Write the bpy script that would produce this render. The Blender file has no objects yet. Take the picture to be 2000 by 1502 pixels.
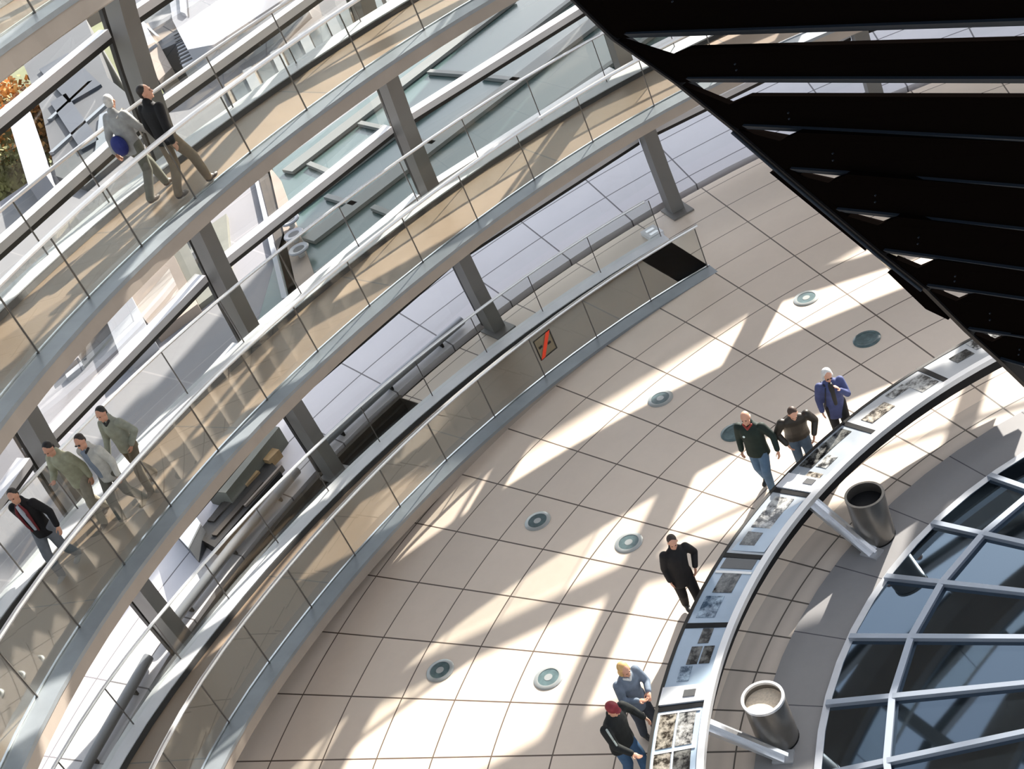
import bpy, bmesh, math, random
from mathutils import Vector, Matrix
from math import sin, cos, radians as rad, degrees, sqrt, pi, hypot

S = 1.05                                   # metres per plan unit (ring spacing of the floor slabs)
sc = bpy.context.scene
COL = sc.collection

# ------------------------------------------------------------------ camera
CD, CH, YAW, PITCH, ROLL, FPX = 11.9464, 15.1171, -2.3362, 0.6064, -0.4867, 2716.34
PPX, PPY = 863.9, 950.0
fw = Vector((cos(YAW) * cos(PITCH), sin(YAW) * cos(PITCH), -sin(PITCH)))
rt = fw.cross(Vector((0, 0, 1))).normalized()
up = rt.cross(fw)
r2 = rt * cos(ROLL) + up * sin(ROLL)
u2 = -rt * sin(ROLL) + up * cos(ROLL)
cam_data = bpy.data.cameras.new('camera')
cam = bpy.data.objects.new('camera', cam_data)
COL.objects.link(cam)
M = Matrix(((r2.x, u2.x, -fw.x, CD * S), (r2.y, u2.y, -fw.y, 0), (r2.z, u2.z, -fw.z, CH * S), (0, 0, 0, 1)))
cam.matrix_world = M
cam_data.sensor_width = 36.0
cam_data.lens = FPX / 2000 * 36.0
cam_data.shift_x = (1000 - PPX) / 2000
cam_data.shift_y = (PPY - 751) / 2000
cam_data.clip_end = 500
cam_data.clip_start = 0.05
sc.camera = cam

# ------------------------------------------------------------------ light
world = bpy.data.worlds.new('world')
sc.world = world
world.use_nodes = True
wn = world.node_tree
wn.nodes.clear()
wo = wn.nodes.new('ShaderNodeOutputWorld')
wb = wn.nodes.new('ShaderNodeBackground')
ws = wn.nodes.new('ShaderNodeTexSky')
ws.sky_type = 'NISHITA'
ws.sun_disc = False
ws.sun_elevation = rad(22.5)
ws.sun_rotation = rad(270)
ws.air_density = 1.0
ws.dust_density = 2.0
wb.inputs['Strength'].default_value = 0.25
hs = wn.nodes.new('ShaderNodeHueSaturation')
hs.inputs['Saturation'].default_value = 0.45
wn.links.new(ws.outputs[0], hs.inputs['Color'])
wn.links.new(hs.outputs[0], wb.inputs[0])
wn.links.new(wb.outputs[0], wo.inputs[0])
SUN_AZ, SUN_EL = 179.0, 24.5
sd = bpy.data.lights.new('sun', 'SUN')
sd.energy = 10.5
sd.color = (1.0, 0.93, 0.85)
sd.angle = rad(0.6)
so = bpy.data.objects.new('sun', sd)
COL.objects.link(so)
L = Vector((cos(rad(SUN_AZ)) * cos(rad(SUN_EL)), sin(rad(SUN_AZ)) * cos(rad(SUN_EL)), sin(rad(SUN_EL))))
so.rotation_euler = L.to_track_quat('Z', 'Y').to_euler()
so.location = (-60, 0, 30)
sc.view_settings.view_transform = 'Standard'
sc.view_settings.look = 'None'
sc.view_settings.gamma = 1
sc.view_settings.exposure = 0.85
sc.view_settings.use_curve_mapping = False
sc.cycles.transparent_max_bounces = 40
sc.cycles.max_bounces = 8
sc.cycles.diffuse_bounces = 4
sc.cycles.sample_clamp_indirect = 4.0

random.seed(7)

# ------------------------------------------------------------------ materials
def srgb(r, g, b):
    f = lambda c: (c / 255 / 12.92) if c / 255 <= 0.04045 else ((c / 255 + 0.055) / 1.055) ** 2.4
    return (f(r), f(g), f(b), 1)

def mat(name, col, rough=0.5, metal=0.0, noise=0.0, nscale=8.0, spec=0.5):
    m = bpy.data.materials.new(name)
    m.use_nodes = True
    nt = m.node_tree
    b = nt.nodes['Principled BSDF']
    b.inputs['Base Color'].default_value = col
    b.inputs['Roughness'].default_value = rough
    b.inputs['Metallic'].default_value = metal
    b.inputs['Specular IOR Level'].default_value = spec
    if noise:
        tc = nt.nodes.new('ShaderNodeTexCoord')
        n = nt.nodes.new('ShaderNodeTexNoise')
        n.inputs['Scale'].default_value = nscale
        n.inputs['Detail'].default_value = 5
        mr = nt.nodes.new('ShaderNodeMapRange')
        mr.inputs['From Min'].default_value = 0.3
        mr.inputs['From Max'].default_value = 0.7
        mr.inputs['To Min'].default_value = 1 - noise
        mr.inputs['To Max'].default_value = 1 + noise
        mx = nt.nodes.new('ShaderNodeVectorMath')
        mx.operation = 'SCALE'
        mx.inputs[0].default_value = col[:3]
        nt.links.new(tc.outputs['Object'], n.inputs['Vector'])
        nt.links.new(n.outputs['Fac'], mr.inputs['Value'])
        nt.links.new(mr.outputs[0], mx.inputs['Scale'])
        nt.links.new(mx.outputs[0], b.inputs['Base Color'])
    return m

def slab_mat(name, col, joint, r0, dr, th0, dth, wj=0.022, noise=0.08, rough=0.45, warm=None, hatch=0.0):
    """stone paving with ring joints every dr and radial joints every dth degrees (real metres)"""
    m = bpy.data.materials.new(name)
    m.use_nodes = True
    nt = m.node_tree
    N = nt.nodes
    K = nt.links
    b = N['Principled BSDF']
    b.inputs['Roughness'].default_value = rough
    def mth(op, a, c=None, d=None):
        n = N.new('ShaderNodeMath')
        n.operation = op
        for i, v in enumerate((a, c, d)):
            if v is None:
                continue
            if isinstance(v, (int, float)):
                n.inputs[i].default_value = v
            else:
                K.new(v, n.inputs[i])
        return n.outputs[0]
    g = N.new('ShaderNodeNewGeometry')
    sp = N.new('ShaderNodeSeparateXYZ')
    K.new(g.outputs['Position'], sp.inputs[0])
    x, y = sp.outputs[0], sp.outputs[1]
    r = mth('SQRT', mth('ADD', mth('MULTIPLY', x, x), mth('MULTIPLY', y, y)))
    th = mth('ARCTAN2', y, x)
    rr = mth('DIVIDE', mth('SUBTRACT', r, r0), dr)
    fr = mth('ABSOLUTE', mth('SUBTRACT', mth('FRACT', mth('ADD', rr, 0.5)), 0.5))
    jr = mth('LESS_THAN', mth('MULTIPLY', fr, dr), wj / 2 * 0.8)
    tt = mth('DIVIDE', mth('SUBTRACT', th, rad(th0)), rad(dth))
    ft = mth('ABSOLUTE', mth('SUBTRACT', mth('FRACT', mth('ADD', tt, 0.5)), 0.5))
    jt = mth('LESS_THAN', mth('MULTIPLY', mth('MULTIPLY', ft, rad(dth)), r), wj / 2)
    j = mth('MAXIMUM', jr, jt)
    # slab to slab tone
    cell = N.new('ShaderNodeCombineXYZ')
    K.new(mth('FLOOR', rr), cell.inputs[0])
    K.new(mth('FLOOR', tt), cell.inputs[1])
    wnz = N.new('ShaderNodeTexWhiteNoise')
    K.new(cell.outputs[0], wnz.inputs['Vector'])
    nz = N.new('ShaderNodeTexNoise')
    nz.inputs['Scale'].default_value = 1.3
    nz.inputs['Detail'].default_value = 8
    nz.inputs['Roughness'].default_value = 0.75
    K.new(g.outputs['Position'], nz.inputs['Vector'])
    f = mth('ADD', mth('MULTIPLY', mth('SUBTRACT', wnz.outputs['Value'], 0.5), noise * 0.7),
            mth('MULTIPLY', mth('SUBTRACT', nz.outputs['Fac'], 0.5), noise * 2))
    if hatch:
        wv = N.new('ShaderNodeMath')
        wv.operation = 'SINE'
        K.new(mth('MULTIPLY', r, 2 * pi / 0.26), wv.inputs[0])
        f = mth('ADD', f, mth('MULTIPLY', wv.outputs[0], hatch))
    sc_ = N.new('ShaderNodeVectorMath')
    sc_.operation = 'SCALE'
    sc_.inputs[0].default_value = col[:3]
    K.new(mth('ADD', f, 1.0), sc_.inputs['Scale'])
    mx = N.new('ShaderNodeMix')
    mx.data_type = 'RGBA'
    K.new(j, mx.inputs[0])
    K.new(sc_.outputs[0], mx.inputs[6])
    mx.inputs[7].default_value = joint
    K.new(mx.outputs[2], b.inputs['Base Color'])
    return m

def glass_mat(name, tint, gloss=0.06, rough=0.02, gcol=(1, 1, 1, 1), k=0.8):
    m = bpy.data.materials.new(name)
    m.use_nodes = True
    nt = m.node_tree
    nt.nodes.clear()
    o = nt.nodes.new('ShaderNodeOutputMaterial')
    t = nt.nodes.new('ShaderNodeBsdfTransparent')
    t.inputs[0].default_value = tint
    g = nt.nodes.new('ShaderNodeBsdfGlossy')
    g.inputs['Roughness'].default_value = rough
    g.inputs[0].default_value = gcol
    lw = nt.nodes.new('ShaderNodeFresnel')
    lw.inputs['IOR'].default_value = 1.45
    ma = nt.nodes.new('ShaderNodeMath')
    ma.operation = 'MULTIPLY_ADD'
    ma.inputs[1].default_value = k
    ma.inputs[2].default_value = gloss * 0.3
    mx = nt.nodes.new('ShaderNodeMixShader')
    nt.links.new(lw.outputs[0], ma.inputs[0])
    nt.links.new(ma.outputs[0], mx.inputs[0])
    nt.links.new(t.outputs[0], mx.inputs[1])
    nt.links.new(g.outputs[0], mx.inputs[2])
    nt.links.new(mx.outputs[0], o.inputs[0])
    return m

R0 = 13.8838
TH0 = degrees(4.9258)            # first slab joint
m_floor = slab_mat('floor_stone', (0.68, 0.575, 0.475, 1), (0.10, 0.07, 0.05, 1), R0 * S, S, TH0, 5, 0.030, 0.09)
m_outer = slab_mat('terrace_stone', (0.64, 0.62, 0.645, 1), (0.16, 0.15, 0.16, 1), (R0 + 0.4) * S, 0.78 * S, TH0, 5, 0.035, 0.08, 0.8)
m_ter = slab_mat('terrace_paving', (0.19, 0.187, 0.20, 1), (0.25, 0.24, 0.25, 1), R0 * S, 2.2 * S, TH0, 5, 0.05, 0.1, 0.9)
m_inner = slab_mat('inner_floor', (0.46, 0.395, 0.335, 1), (0.06, 0.05, 0.04, 1), (R0 + 0.25) * S, 3 * S, TH0, 5, 0.03, 0.10, 0.45, hatch=0.05)
m_deck = slab_mat('deck_resin', (0.235, 0.172, 0.118, 1), (0.13, 0.11, 0.09, 1), 0.0, 400.0, TH0 + 2.5, 15, 0.03, 0.16, 0.42)
m_steelring = slab_mat('grey_ring', (0.20, 0.195, 0.195, 1), (0.04, 0.04, 0.05, 1), 0.0, 400.0, -83.7, 10, 0.02, 0.12, 0.38)
m_fascia = mat('fascia_paint', (0.31, 0.265, 0.225, 1), 0.42, 0.0, 0.06, 2.0)
m_strip = mat('brushed_edge_metal', (0.24, 0.265, 0.285, 1), 0.38, 0.35, 0.08, 3.0)
m_sill = mat('sill_metal', (0.70, 0.71, 0.73, 1), 0.4, 0.1, 0.05, 2.0)
m_rail = mat('handrail_steel', (0.80, 0.80, 0.80, 1), 0.28, 0.6)
m_rib = mat('rib_paint', (0.17, 0.162, 0.152, 1), 0.5, 0.1, 0.05, 2.0)
m_bar = mat('glazing_bar_white', (0.62, 0.61, 0.63, 1), 0.35, 0.1)
m_gasket = mat('black_gasket', (0.012, 0.010, 0.008, 1), 0.6)
m_black = mat('black_steel', (0.006, 0.006, 0.007, 1), 0.5, spec=0.2)
m_shadeb = mat('shade_blade_black', (0.0022, 0.0016, 0.0014, 1), 0.8, spec=0.0)
m_shadee = mat('shade_edge_slate', (0.012, 0.018, 0.027, 1), 0.6, 0.0, spec=0.15)
m_trench = mat('trench_brown', (0.03, 0.021, 0.013, 1), 0.7, 0, 0.3, 3)
m_bin = mat('bin_steel', (0.20, 0.185, 0.165, 1), 0.3, 0.75, 0.1, 4)
m_chrome = mat('bright_steel', (0.75, 0.76, 0.78, 1), 0.2, 0.9)
m_alu = mat('aluminium', (0.55, 0.57, 0.60, 1), 0.3, 0.7, 0.06, 5)
m_lampring = mat('lamp_ring', (0.42, 0.44, 0.43, 1), 0.3, 0.5)
m_lensglass = mat('lamp_glass', (0.09, 0.135, 0.14, 1), 0.15, 0.0, 0.25, 9)
m_mull = mat('mullion_grey', (0.34, 0.38, 0.44, 1), 0.35, 0.5)
m_bal = glass_mat('balustrade_glass', (0.905, 0.915, 0.90, 1), 0.005, 0.01, k=0.20)
m_domeg = glass_mat('dome_glass', (0.97, 0.98, 0.975, 1), 0.02, 0.01, k=0.4)
m_sand = mat('sand', (0.62, 0.52, 0.40, 1), 0.9, 0, 0.15, 30)
m_pipe = mat('pipe_grey', (0.24, 0.25, 0.27, 1), 0.4, 0.3)
m_joint = mat('glass_joint', (0.10, 0.09, 0.08, 1), 0.4)
m_white = mat('white_coat', (0.82, 0.82, 0.84, 1), 0.6)

def plenum_glass():
    m = bpy.data.materials.new('floor_window_glass')
    m.use_nodes = True
    nt = m.node_tree
    nt.nodes.clear()
    o = nt.nodes.new('ShaderNodeOutputMaterial')
    d = nt.nodes.new('ShaderNodeBsdfDiffuse')
    d.inputs[0].default_value = (0.004, 0.006, 0.008, 1)
    g = nt.nodes.new('ShaderNodeBsdfGlossy')
    g.inputs[0].default_value = (0.62, 0.80, 1.0, 1)
    g.inputs['Roughness'].default_value = 0.03
    mx = nt.nodes.new('ShaderNodeMixShader')
    mx.inputs[0].default_value = 0.15
    nt.links.new(d.outputs[0], mx.inputs[1])
    nt.links.new(g.outputs[0], mx.inputs[2])
    nt.links.new(mx.outputs[0], o.inputs[0])
    return m
m_plen = plenum_glass()

# ------------------------------------------------------------------ mesh helpers (plan units in, metres out)
class MB:
    def __init__(self):
        self.v = []
        self.f = []
    def pt(self, p):
        self.v.append((p[0] * S, p[1] * S, p[2] * S))
        return len(self.v) - 1
    def face(self, *ids):
        self.f.append(tuple(ids))
    def hexa(self, c):                       # 8 corners: bottom 4, top 4
        i = [self.pt(p) for p in c]
        for q in ((3, 2, 1, 0), (4, 5, 6, 7), (0, 1, 5, 4), (1, 2, 6, 5), (2, 3, 7, 6), (3, 0, 4, 7)):
            self.face(*[i[k] for k in q])
    def box(self, x0, x1, y0, y1, z0, z1):
        self.hexa([(x0, y0, z0), (x1, y0, z0), (x1, y1, z0), (x0, y1, z0), (x0, y0, z1), (x1, y0, z1), (x1, y1, z1), (x0, y1, z1)])
    def prism(self, poly, z0, z1):
        n = len(poly)
        a = sum(poly[i][0] * poly[(i + 1) % n][1] - poly[(i + 1) % n][0] * poly[i][1] for i in range(n))
        if a < 0:
            poly = poly[::-1]
        lo = [self.pt((p[0], p[1], z0)) for p in poly]
        hi = [self.pt((p[0], p[1], z1)) for p in poly]
        self.face(*lo[::-1])
        self.face(*hi)
        for i in range(n):
            j = (i + 1) % n
            self.face(lo[i], lo[j], hi[j], hi[i])
    def sweep(self, rings, closed=False, caps=True):
        ids = [[self.pt(p) for p in r] for r in rings]
        n = len(ids[0])
        m = len(ids)
        for a in range(m if closed else m - 1):
            A, B = ids[a], ids[(a + 1) % m]
            for i in range(n):
                j = (i + 1) % n
                self.face(A[i], A[j], B[j], B[i])
        if caps and not closed:
            self.face(*ids[0][::-1])
            self.face(*ids[-1])
    def tube(self, path, r, n=8, closed=False):
        P = [Vector(p) for p in path]
        rings = []
        for i, p in enumerate(P):
            a = P[i - 1] if (i or closed) else P[0]
            b = P[(i + 1) % len(P)] if (i < len(P) - 1 or closed) else P[-1]
            d = (b - a).normalized()
            s = d.cross(Vector((0, 0, 1)))
            s = s.normalized() if s.length > 1e-5 else Vector((1, 0, 0))
            t = s.cross(d)
            rr = r[i] if isinstance(r, (list, tuple)) else r
            rings.append([p + s * (rr * cos(2 * pi * k / n)) + t * (rr * sin(2 * pi * k / n)) for k in range(n)])
        self.sweep(rings, closed)
    def build(self, name, m, parent=None, smooth=False, bevel=0.0):
        me = bpy.data.meshes.new(name)
        me.from_pydata(self.v, [], self.f)
        bm = bmesh.new()
        bm.from_mesh(me)
        bmesh.ops.recalc_face_normals(bm, faces=bm.faces)
        bm.to_mesh(me)
        bm.free()
        if smooth:
            for p in me.polygons:
                p.use_smooth = True
        me.materials.append(m)
        o = bpy.data.objects.new(name, me)
        COL.objects.link(o)
        if parent is not None:
            o.parent = parent
            q = parent
            off = Vector((0, 0, 0))
            while q is not None:
                off += q.location
                q = q.parent
            o.location = -off
        if bevel:
            b = o.modifiers.new('bevel', 'BEVEL')
            b.width = bevel
            b.segments = 2
            b.limit_method = 'ANGLE'
        if smooth:
            e = o.modifiers.new('split', 'EDGE_SPLIT')
            e.split_angle = rad(40)
        return o

def tag(o, label=None, cat=None, group=None, kind=None):
    if label: o['label'] = label
    if cat: o['category'] = cat
    if group: o['group'] = group
    if kind: o['kind'] = kind
    return o

def empty(name, loc=(0, 0, 0), rz=0, units=True):
    o = bpy.data.objects.new(name, None)
    o.location = Vector(loc) * (S if units else 1)
    o.rotation_euler = (0, 0, rz)
    o.empty_display_size = 0.1
    COL.objects.link(o)
    return o

def pol(r, th, z):
    return (r * cos(rad(th)), r * sin(rad(th)), z)

def rbox(mb, r0, r1, tc, w, z0, z1):
    """box in the radial frame at azimuth tc, tangential width w"""
    a = rad(tc)
    e = Vector((cos(a), sin(a), 0))
    t = Vector((-sin(a), cos(a), 0))
    c = []
    for z in (z0, z1):
        for r, s in ((r0, -w / 2), (r1, -w / 2), (r1, w / 2), (r0, w / 2)):
            p = e * r + t * s
            c.append((p.x, p.y, z))
    mb.hexa(c)

def annulus(mb, ra, rb, t0, t1, z0, z1, step=2.5, za=None):
    n = max(1, int(round((t1 - t0) / step)))
    rings = []
    full = abs(t1 - t0 - 360) < 1e-6
    for i in range(n + (0 if full else 1)):
        t = t0 + (t1 - t0) * i / n
        zt = z1 if za is None else za
        rings.append([pol(ra, t, z0), pol(rb, t, z0), pol(rb, t, z1), pol(ra, t, zt)])
    mb.sweep(rings, closed=full)

def struct(name, o):
    o.name = name
    o['kind'] = 'structure'
    return o

# ------------------------------------------------------------------ floor shell
FL_IN, FL_OUT = 7.85, 19.12
mb = MB()
annulus(mb, 8.55, 17.75, -180, 180, -0.25, 0, 2.5)
annulus(mb, 17.75, FL_OUT, -40, 252.5, -0.25, 0, 2.5)
struct('floor', mb.build('floor', m_floor))
mb = MB(); annulus(mb, 7.85, 8.55, -180, 180, -0.25, 0, 2.5)
struct('trim_1', mb.build('trim_1', m_inner))
mb = MB(); annulus(mb, 7.0, 7.85, -180, 180, -0.25, 0.015, 5)
struct('trim_2', mb.build('trim_2', m_steelring))
mb = MB(); annulus(mb, 6.93, 7.03, -180, 180, -0.2, 0.06, 5)
struct('trim_3', mb.build('trim_3', m_alu))
# trench along the ramp and dark slot in the floor edge
mb = MB()
annulus(mb, 17.75, 19.3, -107.5, -40, -2.2, -2.0)
annulus(mb, 17.68, 17.75, -107.5, -40, -2.0, -0.02)
annulus(mb, 19.2, 19.3, -107.5, -40, -2.0, -0.02)
rbox(mb, 17.7, 19.3, -107.6, 0.08, -2.0, -0.02)
struct('trim_4', mb.build('trim_4', m_trench))
mb = MB(); annulus(mb, 19.12, 19.42, -180, 180, -0.5, -0.16)
struct('trim_5', mb.build('trim_5', m_gasket))

# sloping apron and terrace outside
mb = MB()
n = 72
rings = []
for i in range(n):
    t = i * 5
    rings.append([pol(19.42, t, -0.3), pol(23.0, t, -0.3), pol(23.0, t, 0.78), pol(19.42, t, 0.0)])
mb.sweep(rings, closed=True)
tag(mb.build('roof_apron', m_outer), kind='structure')
mb = MB()
annulus(mb, 22.95, 44, -180, 180, 0.2, 0.72, 5)
tag(mb.build('roof_terrace', m_ter), kind='structure')
m_ground = mat('park_ground', (0.12, 0.13, 0.06, 1), 0.9, 0, 0.4, 0.1)

# ------------------------------------------------------------------ ramps
KN = [(0, 0.0), (15, 0.116), (28, 0.308), (40, 0.603), (53, 1.05), (178, 3.735), (200, 3.895), (222, 4.331), (245, 5.084),
      (371, 7.657), (386, 7.881), (401, 8.128), (416, 8.398), (586, 11.87), (700, 14.2)]
def pchip(kn):
    X = [a for a, _ in kn]; Y = [b for _, b in kn]
    h = [X[i + 1] - X[i] for i in range(len(X) - 1)]
    d = [(Y[i + 1] - Y[i]) / h[i] for i in range(len(h))]
    m = [d[0]] + [0 if d[i - 1] * d[i] <= 0 else 2 * d[i - 1] * d[i] / (d[i - 1] + d[i]) for i in range(1, len(d))] + [d[-1]]
    def f(x):
        if x <= X[0]: return Y[0] + m[0] * (x - X[0])
        if x >= X[-1]: return Y[-1] + m[-1] * (x - X[-1])
        for i in range(len(h)):
            if x <= X[i + 1]:
                t = (x - X[i]) / h[i]
                return ((2 * t ** 3 - 3 * t ** 2 + 1) * Y[i] + (t ** 3 - 2 * t ** 2 + t) * h[i] * m[i]
                        + (-2 * t ** 3 + 3 * t ** 2) * Y[i + 1] + (t ** 3 - t ** 2) * h[i] * m[i + 1])
    return f
zt = pchip(KN)
def Rin(z): return 15.8 + 0.1 * z - 0.03 * z * z

def rsweep(mb, t0, t1, off, prof, step=2.5, closed=False, zmin=None):
    n = max(1, int(math.ceil((t1 - t0) / step)))
    rings = []
    for i in range(n + 1):
        t = t0 + (t1 - t0) * i / n
        z = zt(t)
        R = Rin(z)
        rr = []
        for w, dz in prof:
            zz = z + dz
            if zmin is not None: zz = max(zz, zmin)
            rr.append(pol(R + w, t - off, zz))
        rings.append(rr)
    mb.sweep(rings)

def rpath(t0, t1, off, w, dz, step=1.5):
    n = max(1, int(math.ceil((t1 - t0) / step)))
    out = []
    for i in range(n + 1):
        t = t0 + (t1 - t0) * i / n
        z = zt(t)
        out.append(pol(Rin(z) + w, t - off, z + dz))
    return out

def ramp(t0, t1, off, p0, p1, label, cat='ramp', rails=True):
    """t0..t1 extent of this flight; p0..p1 the stretch that carries glass panels"""
    tm = (p0 + p1) / 2
    z = zt(tm)
    root = empty('spiral_ramp', pol(Rin(z) + 1.1, tm - off, z))
    tag(root, label, cat, 'spiral ramp flights')
    zm = 0.002 if t0 == 0 else None
    b = MB(); rsweep(b, t0, t1, off, [(0.30, -0.03), (0.30, -0.16), (1.98, -0.16), (1.98, -0.03)], zmin=zm)
    b.build('deck', m_deck, root)
    b = MB(); rsweep(b, t0, t1, off, [(0.0, -0.06), (0.0, -0.26), (0.12, -0.30), (1.1, -0.42), (2.05, -0.30), (2.28, -0.14), (2.28, -0.02), (1.98, -0.02), (1.98, -0.17), (0.28, -0.17), (0.28, -0.06)], zmin=zm)
    b.build('fascia', m_fascia, root)
    b = MB(); rsweep(b, t0, t1, off, [(-0.02, 0.0), (-0.02, -0.06), (0.28, -0.06), (0.28, 0.03), (0.24, 0.03)], zmin=zm)
    b.build('edge_strip', m_strip, root)
    b = MB(); rsweep(b, t0, t1, off, [(1.97, 0.06), (1.97, -0.02), (2.30, -0.02), (2.30, 0.10)], zmin=zm)
    b.build('sill', m_sill, root)
    b = MB(); rsweep(b, t0, t1, off, [(1.90, -0.026), (1.965, -0.026), (1.965, 0.045), (1.94, 0.045)], zmin=zm)
    b.build('sill_shadow_strip', m_gasket, root)  # black strip stands in for the shadow line between sill and deck
    b = MB(); rsweep(b, t0, t1, off, [(0.285, 0.05), (0.285, -0.03), (0.32, -0.03), (0.32, 0.05)])
    b.build('glass_clamp', m_chrome, root)
    b = MB(); b.tube(rpath(t0, t1, off, 0.27, 1.02, 2.5), 0.038, 8)
    b.build('handrail', m_rail, root, True)
    b = MB(); b.tube(rpath(t0 + 0.5, t1, off, 2.22, 1.02, 2.5), 0.032, 8)
    b.build('handrail', m_rail, root, True)
    # glass panels between 5 degree joints
    j = math.ceil((p0 - off - (TH0 - 360)) / 5.0)
    th = (TH0 - 360) + 5 * j
    while th + off < p1:
        for w, hh in ((0.27, 1.0), (2.20, 1.0)):
            a, c = max(th + off + 0.07, 0.15), min(th + off + 5 - 0.07, t1)
            g = MB()
            rings = []
            for i in range(4):
                t = a + (c - a) * i / 3
                zz = zt(t); R = Rin(zz)
                rings.append([pol(R + w - 0.008, t - off, zz + 0.0), pol(R + w + 0.008, t - off, zz + 0.0),
                              pol(R + w + 0.008, t - off, zz + hh), pol(R + w - 0.008, t - off, zz + hh)])
            g.sweep(rings)
            g.build('glass_panel', m_bal, root)
            # small clamp bracket under the rail at each joint
            k = MB()
            zz = zt(a); R = Rin(zz)
            rbox(k, R + w - 0.012, R + w + 0.012, a - off - 0.07, 0.014, zz + 0.02, zz + 1.0)
            k.build('joint_bar', m_joint, root)
        th += 5
    return root

A, B = 128.0, 308.0
ramp(0, 190, A, 0, 75, 'lowest spiral ramp flight, starting at the floor behind the red no-entry sign')
ramp(190, 345, A, 340, 344, 'far-side spiral ramp flight outside the picture, joining the lower coil', rails=False)
ramp(345, 480, A, 350, 430, 'upper-left spiral ramp flight carrying the two walkers, one with a blue bag')
ramp(480, 690, A, 481, 484, 'topmost spiral ramp flight above the picture near the viewer', rails=False)
ramp(0, 150, B, 1, 4, 'far-side lower spiral ramp flight outside the picture', rails=False)
ramp(150, 300, B, 172, 262, 'middle spiral ramp flight carrying four walking men in pale and dark jackets')
ramp(300, 530, B, 301, 304, 'far-side high spiral ramp flight outside the picture', rails=False)
ramp(530, 690, B, 560, 600, 'spiral ramp flight crossing the upper left corner of the picture')

# ------------------------------------------------------------------ dome ribs, rings, glass
RC, RS = 2.27, 19.09
def rsph(z, add=0.0): return sqrt(max(0.01, (RS + add) ** 2 - (z - RC) ** 2))
LAB = {-85.3: 'steel dome rib rising behind the middle ramp, foot at the lower left trench',
       -100.3: 'steel dome rib with its foot beside the brown trench end, second from the left',
       -115.3: 'steel dome rib with its foot on the pale tiles behind the no-entry sign',
       -130.3: 'steel dome rib with its foot beside the small white floor box, rightmost in full view'}
def rib_mesh(th, r_in, r_out, w_in, w_out, z0=0.0, z1=20.6):
    mb = MB()
    a = rad(th); e = Vector((cos(a), sin(a), 0)); t = Vector((-sin(a), cos(a), 0))
    rings = []
    nz = 26
    for i in range(nz + 1):
        # equal steps of arc
        ph0 = math.asin((z0 - RC) / RS); ph1 = math.asin((z1 - RC) / RS)
        ph = ph0 + (ph1 - ph0) * i / nz
        rr = []
        for dr, s in ((r_in, -w_in / 2), (r_in, w_in / 2), (r_out, w_out / 2), (r_out, -w_out / 2)):
            R = RS + dr
            p = e * (R * cos(ph)) + t * s
            rr.append((p.x, p.y, RC + R * sin(ph)))
        rings.append(rr)
    mb.sweep(rings)
    return mb
for k in range(24):
    th = -85.3 - 15 * k
    if th < -180: th += 360
    vis = round(th, 1) in LAB
    lab = LAB.get(round(th, 1), 'steel dome rib standing elsewhere around the dome, outside the picture')
    root = empty('dome_rib', pol(18.95, th, 0))
    tag(root, lab, 'rib', 'dome ribs')
    rib_mesh(th, -0.30, 0.12, 0.30, 0.26).build('rib_beam', m_rib, root)
    rib_mesh(th, 0.34, 0.44, 0.06, 0.06).build('mullion', m_gasket, root)
    f = MB(); rbox(f, 18.40, 19.08, th, 0.5, 0.0, 0.04)
    f.build('foot_plate', m_rib, root)
ringnames = {0.45: 'round grey heating pipe ring at the foot of the dome glazing'}
zs = [0.1 + 1.62 * k for k in range(1, 12)]
ORD = ['lowest', 'second lowest', 'third lowest', 'fourth lowest', 'fifth lowest', 'sixth lowest', 'seventh', 'eighth', 'ninth', 'tenth', 'top']
for k, z in enumerate(zs):
    r = rsph(z, 0.28)
    mb = MB(); g = MB()
    r_lo = rsph(z - 0.14, 0.28)
    for s in range(24):
        a0, a1 = -85.3 - 15 * s + 0.32, -85.3 - 15 * s + 14.68
        for m_, za, zb, d0, d1 in ((mb, z - 0.07, z + 0.07, -0.08, 0.20), (g, z - 0.16, z - 0.07, -0.04, 0.16)):
            rr = r
            p = []
            for zz in (za, zb):
                for rad_, aa in ((rr + d0, a0), (rr + d1, a0), (rr + d1, a1), (rr + d0, a1)):
                    p.append(pol(rad_ + (0.03 if zz == za else 0), aa, zz))
            m_.hexa(p)
    o = mb.build('glazing_bar', m_bar)
    tag(o, 'white horizontal glazing ring between the dome ribs, %s level' % ORD[k], 'glazing bar', 'horizontal glazing rings')
    g.build('dark_underside', m_gasket, o)  # black strip below gives the white bar its dark underside
mb = MB()
bays = [q for q in range(24) if q not in (3, 4, 5)]
for s in bays:
    a0 = -85.3 - 15 * s
    mb.tube([pol(19.62, a0 + 0.9, 0.22), pol(19.56, a0 + 7.5, 0.22), pol(19.62, a0 + 14.1, 0.22)], 0.105, 12)
o = mb.build('heating_pipe', m_pipe, None, True)
tag(o, 'grey round pipe running low along the dome edge between rib feet', 'pipe')
b = MB()
for s in bays:
    for q in (3.0, 7.5, 12.0):
        rbox(b, 19.52, 19.66, -85.3 - 15 * s + q, 0.05, 0.0, 0.20)
b.build('pipe_bracket', m_black, o)
mb = MB()
nz = 14
for s in range(24):
    a0, a1 = -85.3 - 15 * s, -70.3 - 15 * s
    for i in range(nz):
        ph = [math.asin((0.6 + 20.0 * q / nz - RC) / (RS + 0.36)) for q in (i, i + 1)]
        R = RS + 0.36
        c = [pol(R * cos(ph[0]), a0, RC + R * sin(ph[0])), pol(R * cos(ph[0]), a1, RC + R * sin(ph[0])),
             pol(R * cos(ph[1]), a1, RC + R * sin(ph[1])), pol(R * cos(ph[1]), a0, RC + R * sin(ph[1]))]
        mb.face(*[mb.pt(p) for p in c])
struct('window_2', mb.build('window_2', m_domeg))

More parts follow.
